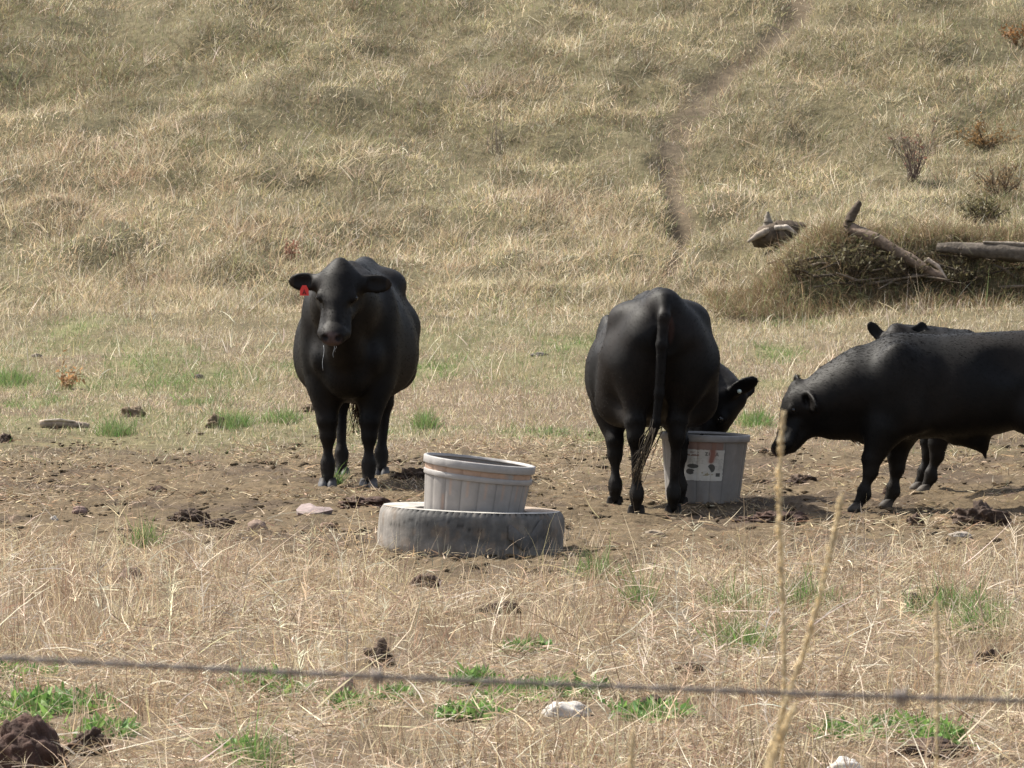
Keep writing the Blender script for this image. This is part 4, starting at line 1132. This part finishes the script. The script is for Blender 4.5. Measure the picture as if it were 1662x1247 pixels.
DK = (.045, .028, .02); DK2 = (.09, .06, .042)
dung = [  # px, py(base), width px, height px, label
    (42, 1250, 130, 72, "big dark red-brown dung heap in the bottom left corner"),
    (142, 1226, 62, 36, "shaggy brown clod of dung right of the big dark heap"),
    (668, 778, 62, 16, "shiny black dung pat right of the facing cow's hooves"),
    (690, 955, 44, 20, "dark dung lump in straw just in front of the tyre"),
    (812, 994, 60, 16, "flat dark dung pat in straw below the tyre"),
    (616, 1080, 44, 32, "dark upright dung clod just above the wire"),
    (1262, 848, 110, 16, "long spread of crumbled dark dung below the labelled tub"),
    (1592, 855, 84, 30, "dark dung pile in front of the bull's forelegs at the right edge"),
    (1300, 785, 46, 14, "low dark dung pat under the bull's muzzle"),
    (590, 822, 80, 14, "crumbled dung streak left of the tyre and tub"),
    (310, 850, 64, 20, "dark crumbled dung left of the pale flat stone"),
    (355, 855, 56, 13, "flat crumbly dung beside the small brown rock"),
    (255, 800, 30, 12, "little dung lump alone on the left bare dirt"),
    (215, 676, 34, 16, "brown pointed dung clod at the edge of the left green grass"),
    (350, 695, 26, 18, "brown clod at the left of the green tuft"),
    (502, 668, 32, 11, "small dark clod left of the facing cow's foreleg"),
    (8, 718, 26, 14, "dark clod at the far left edge of the dirt"),
    (1118, 1092, 44, 18, "reddish brown clod above the wire near the middle right"),
    (1485, 852, 26, 14, "small round dung lump between the bull and the right edge"),
    (1520, 1225, 110, 22, "broad brown dung spread in weeds at the lower right"),
    (1610, 1075, 60, 20, "dark clod under pale twigs at the right edge"),
    (1440, 805, 18, 11, "tiny dark clod between the bull's forelegs"),
    (1060, 1157, 60, 22, "rounded brown clod right of the pale rock below the wire"),
]
for i, (px, py, w, h, lb) in enumerate(dung):
    big = i == 0
    lumpy("dung_pat", M_dung, lb, "dung", px, py, w, h * 1.15, (.12, .085, .055) if py < 700 else DK if i % 3 else (.055, .03, .022), .9 if not big else .9, "dung pats and clods on the ground", .55 if not big else .3, i, 5 if w > 50 else 4, sink=.3, col2=(.17, .125, .08) if py < 700 else DK2 if not big else (.07, .038, .028), freq=1.5)
stones = [
    (920, 1163, 76, 26, (.42, .39, .36), "pale rock in green weeds just below the wire"),
    (1372, 1256, 56, 26, (.50, .47, .44), "whitish rock cut by the bottom edge of the photo"),
    (418, 860, 34, 16, (.20, .145, .115), "small brown triangular rock on the dirt"),
    (372, 874, 22, 9, (.18, .12, .09), "tiny brown rock left of the triangular one"),
    (532, 855, 24, 8, (.17, .115, .085), "little flat brown pebble below the pale pink stone"),
    (130, 832, 24, 11, (.19, .13, .11), "small reddish rock on the far left dirt"),
    (88, 845, 14, 8, (.36, .33, .29), "tiny white pebble on the left dirt"),
    (1556, 872, 40, 11, (.26, .225, .19), "pale flat stone in front of the dung pile at right"),
    (1060, 868, 36, 8, (.22, .175, .13), "flat tan stone on the dirt right of the tyre"),
    (210, 945, 40, 22, (.17, .12, .095), "brown stone half hidden in straw at the left"),
    (562, 1124, 28, 26, (.22, .16, .13), "small upright brown stone just below the wire"),
    (875, 578, 30, 6, (.085, .075, .068), "flat dark grey stone in the pasture left of the feeding cow"),
    (322, 615, 18, 7, (.085, .075, .065), "small dark stone in the green pasture at the left"),
    (60, 580, 18, 6, (.14, .115, .09), "little dark stone far back at the left"),
    (1090, 1155, 40, 6, (.50, .46, .42), "thin pale stone chip right of the brown clod"),
]
for i, (px, py, w, h, c, lb) in enumerate(stones):
    lumpy("stone", M_stone, lb, "stone", px, py, w, h * 1.1, c, .8, "stones in the pasture", .34, 50 + i, 4, sink=.3, col2=tuple(v * 1.25 for v in c), freq=.9)
for i, (px, py, w, h, lb) in enumerate([(1484, 985, 26, 26, "squat dark stone left in the green clump by the right edge"), (1524, 980, 18, 30, "tall thin dark stone right in the green clump by the right edge")]):
    lumpy("stone", M_stone, lb, "stone", px, py, w, h, (.05, .035, .028), .8, "stones in the pasture", .3, 80 + i, 4, sink=.2)

# pale pinkish split stone lying on the dirt
def split_stone():
    p = at(508, 838); s = p[1] / F_PX
    mb = MB()
    top = [(-28, 4, 10), (-22, 20, 15), (-8, 22, 17), (4, 12, 13), (26, 12, 12), (32, 6, 9), (8, -6, 6), (-12, -10, 5), (-24, -6, 7)]
    V = [(a * s, b * s * 3, h * s) for a, b, h in top] + [(a * s * .92 - 1.5 * s, b * s * 2.2 + 3 * s, -.01) for a, b, h in top] + [(0, 8 * s, 13.5 * s)]
    n = len(top)
    Fc = [(i, (i + 1) % n, 2 * n)[::1] for i in range(n)] + [(i, i + n, (i + 1) % n + n, (i + 1) % n) for i in range(n)]
    C = np.array([[.23, .18, .17]] * n + [[.06, .045, .04]] * n + [[.24, .19, .18]])  # dark lower ring paints the shaded front into the colour
    mb.add(V, Fc, C)
    o = mb.build("stone", M_stone, smooth=False); o.location = [float(v) for v in p]
    tag(o, "pale pink flat split stone on the dirt left of the tyre", "stone", "stones in the pasture")
split_stone()

def log(name, label, pts, rad, col, parent=None, k=14, seed=0, top_level=True, knots=.12):
    P = np.asarray(pts, float); m = 26
    tt = np.linspace(0, len(P) - 1, m)
    C = np.stack([np.interp(tt, np.arange(len(P)), P[:, i]) for i in range(3)], -1)
    R = np.interp(tt, np.arange(len(P)), rad)
    C += rng.normal(0, .012, C.shape) * R[:, None] * 3
    mb = MB(); mb.tube(C, R, k)
    V = mb.V[0]; ax = np.repeat(C, k, 0)
    th = np.tile(np.arange(k), m)
    f = 1 + knots * (2 * fbm(th * .9 + seed, np.repeat(np.arange(m), k) * .35, 500 + seed, 3) - 1) + .06 * ((th % 3) == 0)
    V = ax + (V - ax) * f[:, None]
    cc = np.array(col) * (.6 + .8 * fbm(th * .8, np.repeat(np.arange(m), k) * .2, 510 + seed, 3))[:, None]
    o = mesh_obj(name, V, mb.Fc, M_wood, parent, cc)
    return o

def px_pt(px, py, dist): return on_ray(px, py, dist)
def gp(px, py, up=0.0, fwd=0.0):
    """a point resting on the ground that shows at that pixel"""
    p = at(px, py); return p + np.array([0, -fwd, up])
# leaning log with an upturned stub
b0 = gp(1380, 380); root = empty("fallen_log", b0, 0, label="weathered log with upturned black stub lying down the earth bank", cat="log")
rel = lambda *a: gp(*a) - b0
log("log_trunk", "", [rel(1376, 384, .09, .1), rel(1420, 402, .09, .12), rel(1462, 427, .09, .14), rel(1500, 452, .08, .16), rel(1530, 466, .06, .18)], [.06, .06, .055, .05, .035], (.15, .112, .085), root, seed=1, knots=.3)
q = rel(1374, 384, .08, .12); log("stub", "", [q, q + [.03, 0, .10], q + [.085, 0, .20], q + [.13, 0, .27]], [.052, .048, .042, .026], (.085, .065, .05), root, seed=2)
log("splinter", "", [rel(1500, 442, .12, .3), rel(1518, 450, .10, .3), rel(1532, 462, .06, .3)], [.022, .02, .006], (.36, .29, .23), root, k=8, seed=8)
b1 = gp(1600, 420); root = empty("fallen_log", b1, 0, label="thick grey horizontal log on the bank at the right edge", cat="log")
rel1 = lambda *a: gp(*a) - b1
pz = gp(1520, 416, .07, .1)
qz = gp(1700, 430, .09, .3); tz = np.linspace(0, 1.4, 5)[:, None]
log("log_trunk", "", pz + (qz - pz) * tz - b1, [.05, .078, .085, .09, .095], (.095, .08, .066), root, seed=3, k=18, knots=.25)
log("bark_slab", "", pz + (qz - pz) * np.array([[.4], [.7], [1.0]]) + np.array([0, -.03, .085]) - b1, [.012, .024, .02], (.17, .145, .12), root, k=8, seed=9)
# old uprooted stump
b2 = gp(1265, 392); root = empty("tree_stump", b2, 0, label="rotten uprooted stump with a pointed top on the left end of the bank", cat="stump")
rel2 = lambda *a: gp(*a) - b2
q = rel2(1265, 396, .05, .12)
log("stump_core", "", [q + [-.30, 0, -.02], q + [-.12, 0, .05], q + [.12, .02, .06], q + [.36, .04, .0]], [.06, .13, .14, .09], (.085, .066, .05), root, seed=4, knots=.4)
log("snag", "", [q + [-.14, 0, .06], q + [-.13, 0, .17], q + [-.135, 0, .30]], [.075, .055, .012], (.22, .19, .155), root, k=9, seed=5, knots=.3)
log("root", "", [q + [-.12, -.1, .10], q + [-.25, -.12, .04], q + [-.36, -.13, -.03]], [.04, .035, .012], (.26, .22, .18), root, k=8, seed=6)
log("root", "", [q + [-.06, -.1, .12], q + [.06, -.14, .13], q + [.18, -.16, .05]], [.03, .03, .01], (.33, .29, .25), root, k=8, seed=7)
# heap of broken branches tangled in the brush of the bank
b4 = gp(1440, 425); root = empty("brush_pile", b4, 0, label="tangled heap of broken dark branches on the front of the bank between the logs", cat="brush")
for i in range(30):
    px_, py_ = rng.uniform(1260, 1655), rng.uniform(412, 470)
    q = gp(px_, py_, -.01, .06) - b4; a = rng.normal(0, .5) + (math.pi if rng.uniform() < .5 else 0); L = rng.uniform(.2, .45) if px_ < 1360 else rng.uniform(.25, .7)
    dv = np.array([math.cos(a), -.25 + rng.normal(0, .25), rng.normal(.0, .16)]) * L
    rr = rng.uniform(.007, .02)
    log("branch", "", [q - dv * .3, q + dv * .2 + [0, 0, .04], q + dv * .7 + [0, 0, rng.uniform(-.05, .09)]], [rr, rr * .9, rr * .4], np.array([.115, .092, .07]) * rng.uniform(.4, 1.5), root, k=6, seed=20 + i, knots=.35)
# plank-like piece of wood on the left
b3 = at(100, 696); root = empty("wood_piece", b3, 0, label="weathered piece of wood lying in dry grass at the far left", cat="wood")
log("wood_body", "", [np.array([-.16, 0, .03]), np.array([-.05, .02, .035]), np.array([.07, .05, .03]), np.array([.2, .08, .015])], [.03, .035, .03, .02], (.28, .22, .17), root, k=8, seed=11)
log("split_edge", "", [np.array([-.13, -.02, .06]), np.array([-.02, 0, .066]), np.array([.1, .03, .05])], [.008, .012, .006], (.45, .38, .30), root, k=6, seed=12)

# ------------------------------------------------------------------ shrubs and odd weeds on the hill
def shrub(name, label, px, py, hpx, spread, nst, col, leafcol=None, nleaf=0, thick=.006, depth=2, cat="shrub"):
    b = at(px, py); s = b[1] / F_PX; H = hpx * s
    root = empty(name, b, 0, label=label, cat=cat)
    mb = MB(); tips = []
    for i in range(nst):
        a = rng.uniform(0, 2 * math.pi); ln = rng.uniform(.1, 1) * spread
        d = np.array([math.cos(a) * ln, math.sin(a) * ln * .8, 1.0]); d /= np.linalg.norm(d)
        L = H * rng.uniform(.6, 1.05); t = np.linspace(0, 1, 6)[:, None]
        p = np.array([rng.normal(0, .03), rng.normal(0, .03), -.02]) + d * L * t + rng.normal(0, .05, 3) * L * t ** 2 + rng.normal(0, .008, (6, 3)) * t
        mb.tube(p, thick * (1 - .75 * t[:, 0]), 5, np.array(col) * rng.uniform(.6, 1.3))
        for j in range(depth * 3):
            u = rng.uniform(.3, .95); q0 = p[0] + (p[-1] - p[0]) * u
            d2 = d + rng.normal(0, .45, 3); d2 /= np.linalg.norm(d2)
            q = q0 + d2 * L * rng.uniform(.15, .35) * np.linspace(0, 1, 4)[:, None] + rng.normal(0, .006, (4, 3))
            mb.tube(q, thick * .5 * np.linspace(1, .3, 4), 4, np.array(col) * rng.uniform(.6, 1.3)); tips += [q[-1], q[2]]
    mb.build("stem", M_wood, root)
    if nleaf:
        T = np.array(tips); k = rng.integers(0, len(T), nleaf)
        r = T[k] + rng.normal(0, .02, (nleaf, 3)); dd = rng.normal(size=(nleaf, 3)); dd /= np.linalg.norm(dd, axis=1, keepdims=True)
        V, Q, Tt, C = ribbons(r, dd, rng.normal(0, .2, (nleaf, 3)), rng.uniform(.03, .07, nleaf), rng.uniform(.012, .025, nleaf), np.array(leafcol) * rng.uniform(.6, 1.4, (nleaf, 1)), nseg=2, taper=2)
        mesh_obj("foliage", V, [Q, Tt], M_grass, root, C, smooth=False)
    return root
shrub("bare_shrub", "bare twiggy grey shrub with a few red leaves above the logs", 1482, 295, 95, .55, 26, (.16, .12, .10), (.24, .12, .085), 60)
shrub("weed", "upright dead grey weed stalk on the hillside left of the trail", 803, 250, 70, .16, 7, (.22, .18, .14), thick=.006)
shrub("weed", "reddish pink dry weed behind the facing cow's head", 473, 425, 38, .2, 9, (.30, .15, .105), (.34, .17, .12), 50, cat="weed")
shrub("orange_shrub", "rusty orange low shrub on the upper right hillside", 1600, 240, 55, 2.6, 30, (.15, .11, .065), (.23, .14, .06), 380)
shrub("orange_shrub", "small rusty orange tangle cut by the right edge on the hill", 1655, 75, 40, 1.8, 16, (.17, .11, .06), (.27, .14, .055), 200)
shrub("dead_shrub", "dark dead twigs on the bank at the right edge above the log", 1625, 320, 60, 1.6, 30, (.12, .085, .06), (.22, .15, .08), 260)
shrub("dead_shrub", "dark bramble of dead twigs hanging over the lower end of the leaning log", 1470, 462, 62, 1.7, 44, (.10, .075, .055), (.13, .11, .06), 420)
shrub("dead_shrub", "broad dark brush at the foot of the bank right of the leaning log", 1560, 470, 60, 2.0, 46, (.09, .068, .05), (.12, .105, .055), 460)
shrub("dead_shrub", "dark scrubby brush on the hill top right above the grey log", 1590, 362, 55, 2.2, 40, (.11, .085, .06), (.14, .125, .06), 420)
shrub("dead_shrub", "short dark brush under the upturned stub of the leaning log", 1385, 452, 62, 1.6, 40, (.10, .078, .055), (.13, .115, .06), 380)
shrub("dry_thistle", "bent tan thistle stalk lying in green pasture at the left", 105, 632, 45, 1.3, 9, (.36, .25, .14), (.34, .19, .09), 60, thick=.008, cat="weed")
shrub("dead_shrub", "brown tangle of twigs at the foot of the bank below the stump", 1300, 455, 50, 1.3, 26, (.16, .12, .085), (.20, .17, .09), 200)

# ------------------------------------------------------------------ barbed wire and seed stalks close to the camera
def wire():
    Dw = 3.2
    a, b = px_pt(0, 1068, Dw), px_pt(1662, 1138, Dw)
    root = empty("barbed_wire", a, 0, label="blurred twisted barbed wire stretched across the near foreground", cat="wire")
    d = (b - a)
    t = np.linspace(-7, 8, 3200)
    mid = px_pt(831, 1108, Dw) - (a + b) / 2
    base = d * t[:, None] + np.outer(4 * t * (1 - t) * (np.abs(t - .5) < .5), mid)
    for ph in (0, math.pi):
        ang = t * 2 * math.pi * 15 + ph
        p = base + .0015 * np.stack([0 * ang, np.cos(ang), np.sin(ang)], -1)
        mb = MB(); mb.tube(p, .0012, 6, (.15, .128, .115)); mb.build("strand", M_wire, root)
    for tx in (.368, .88, -.3, 1.4):
        p = d * tx + mid * (4 * tx * (1 - tx) if 0 < tx < 1 else 0)
        mb = MB()
        for e, (dy, dz) in ((1, (.3, 1)), (-1, (-.5, -.8))):
            q = np.linspace(-1, 1, 5)[:, None] * np.array([.001, dy * .004, dz * .0075]) + p + np.array([e * .0025, 0, 0])
            mb.tube(q, .0011, 5, (.18, .15, .135))
        an = np.linspace(0, 4 * math.pi, 24)
        mb.tube(p + np.stack([np.linspace(-.004, .004, 24), .0042 * np.cos(an), .0042 * np.sin(an)], -1), .0011, 5, (.18, .15, .135))
        mb.build("barb", M_wire, root)
wire()

def stalk(label, pts, dist, head_from, head_w, stem_w):
    P = [px_pt(x, y, dist) for x, y in pts]
    foot = P[-1] + (P[-1] - P[-2]) * .0; foot = np.array([foot[0] + (P[-1][0] - P[-2][0]) * .6, foot[1] + .05, float(terrain(foot[0], foot[1]))])
    P = np.array(P + [foot])
    root = empty("grass_stalk", foot, 0, label=label, cat="grass stalk", group="tall seed stalks by the fence")
    seg = np.concatenate([[0], np.cumsum(np.linalg.norm(np.diff(P, axis=0), axis=1))]); u = np.linspace(0, seg[-1], 60)
    C = np.stack([np.interp(u, seg, P[:, i]) for i in range(3)], -1) - foot
    w = np.ones(9) / 9
    Cs = np.stack([np.convolve(np.pad(C[:, i], 4, 'edge'), w, 'valid') for i in range(3)], -1)
    mb = MB(); mb.tube(Cs, stem_w, 6, (.66, .52, .29)); mb.build("stem", M_grass, root)
    hn = int(60 * head_from)
    mb = MB()
    for i in range(int(hn * 26)):
        f = rng.uniform(0, 1); g = f * (hn - 1); i0 = int(g); c = Cs[i0] + (Cs[i0 + 1] - Cs[i0]) * (g - i0)
        dr = np.array([rng.normal(0, .28), rng.normal(0, .28), 1.0]); dr /= np.linalg.norm(dr)
        ww = head_w * (math.sin(math.pi * min(1, .12 + f * .85)) * .6 + .4) * rng.uniform(.5, 1.15)
        off = np.array([rng.normal(0, .4), rng.normal(0, .4), 0]) * ww
        L = rng.uniform(.004, .009)
        mb.tube(c + off + dr * L * np.linspace(-.5, .5, 4)[:, None], np.array([.0004, .0009, .0008, .0002]), 4, np.array([.80, .67, .44]) * rng.uniform(.75, 1.15))
    mb.build("seed_head", M_grass, root)
stalk("tallest blurred seed stalk in front of the bull's muzzle", [(1274, 642), (1266, 720), (1262, 800), (1266, 880), (1271, 960), (1274, 1060), (1272, 1160), (1268, 1250)], 4.2, .36, .0040, .0013)
stalk("leaning blurred seed stalk right of the tallest one", [(1372, 775), (1358, 850), (1340, 930), (1322, 1010), (1300, 1080), (1270, 1150), (1250, 1200), (1235, 1260)], 3.9, .40, .0037, .0013)
stalk("short blurred seed stalk standing alone near the right edge", [(1518, 955), (1521, 1010), (1524, 1070), (1522, 1130), (1520, 1200), (1520, 1255)], 4.4, .25, .0026, .0011)
stalk("low blurred seed stalk cut by the bottom edge near the centre right", [(1302, 1125), (1282, 1165), (1262, 1200), (1245, 1235), (1238, 1262)], 3.7, .3, .0044, .0013)
stalk("faint low blurred seed stalk left of the others at the bottom edge", [(1028, 1168), (1026, 1200), (1024, 1240), (1024, 1262)], 4.0, .25, .0026, .0011)
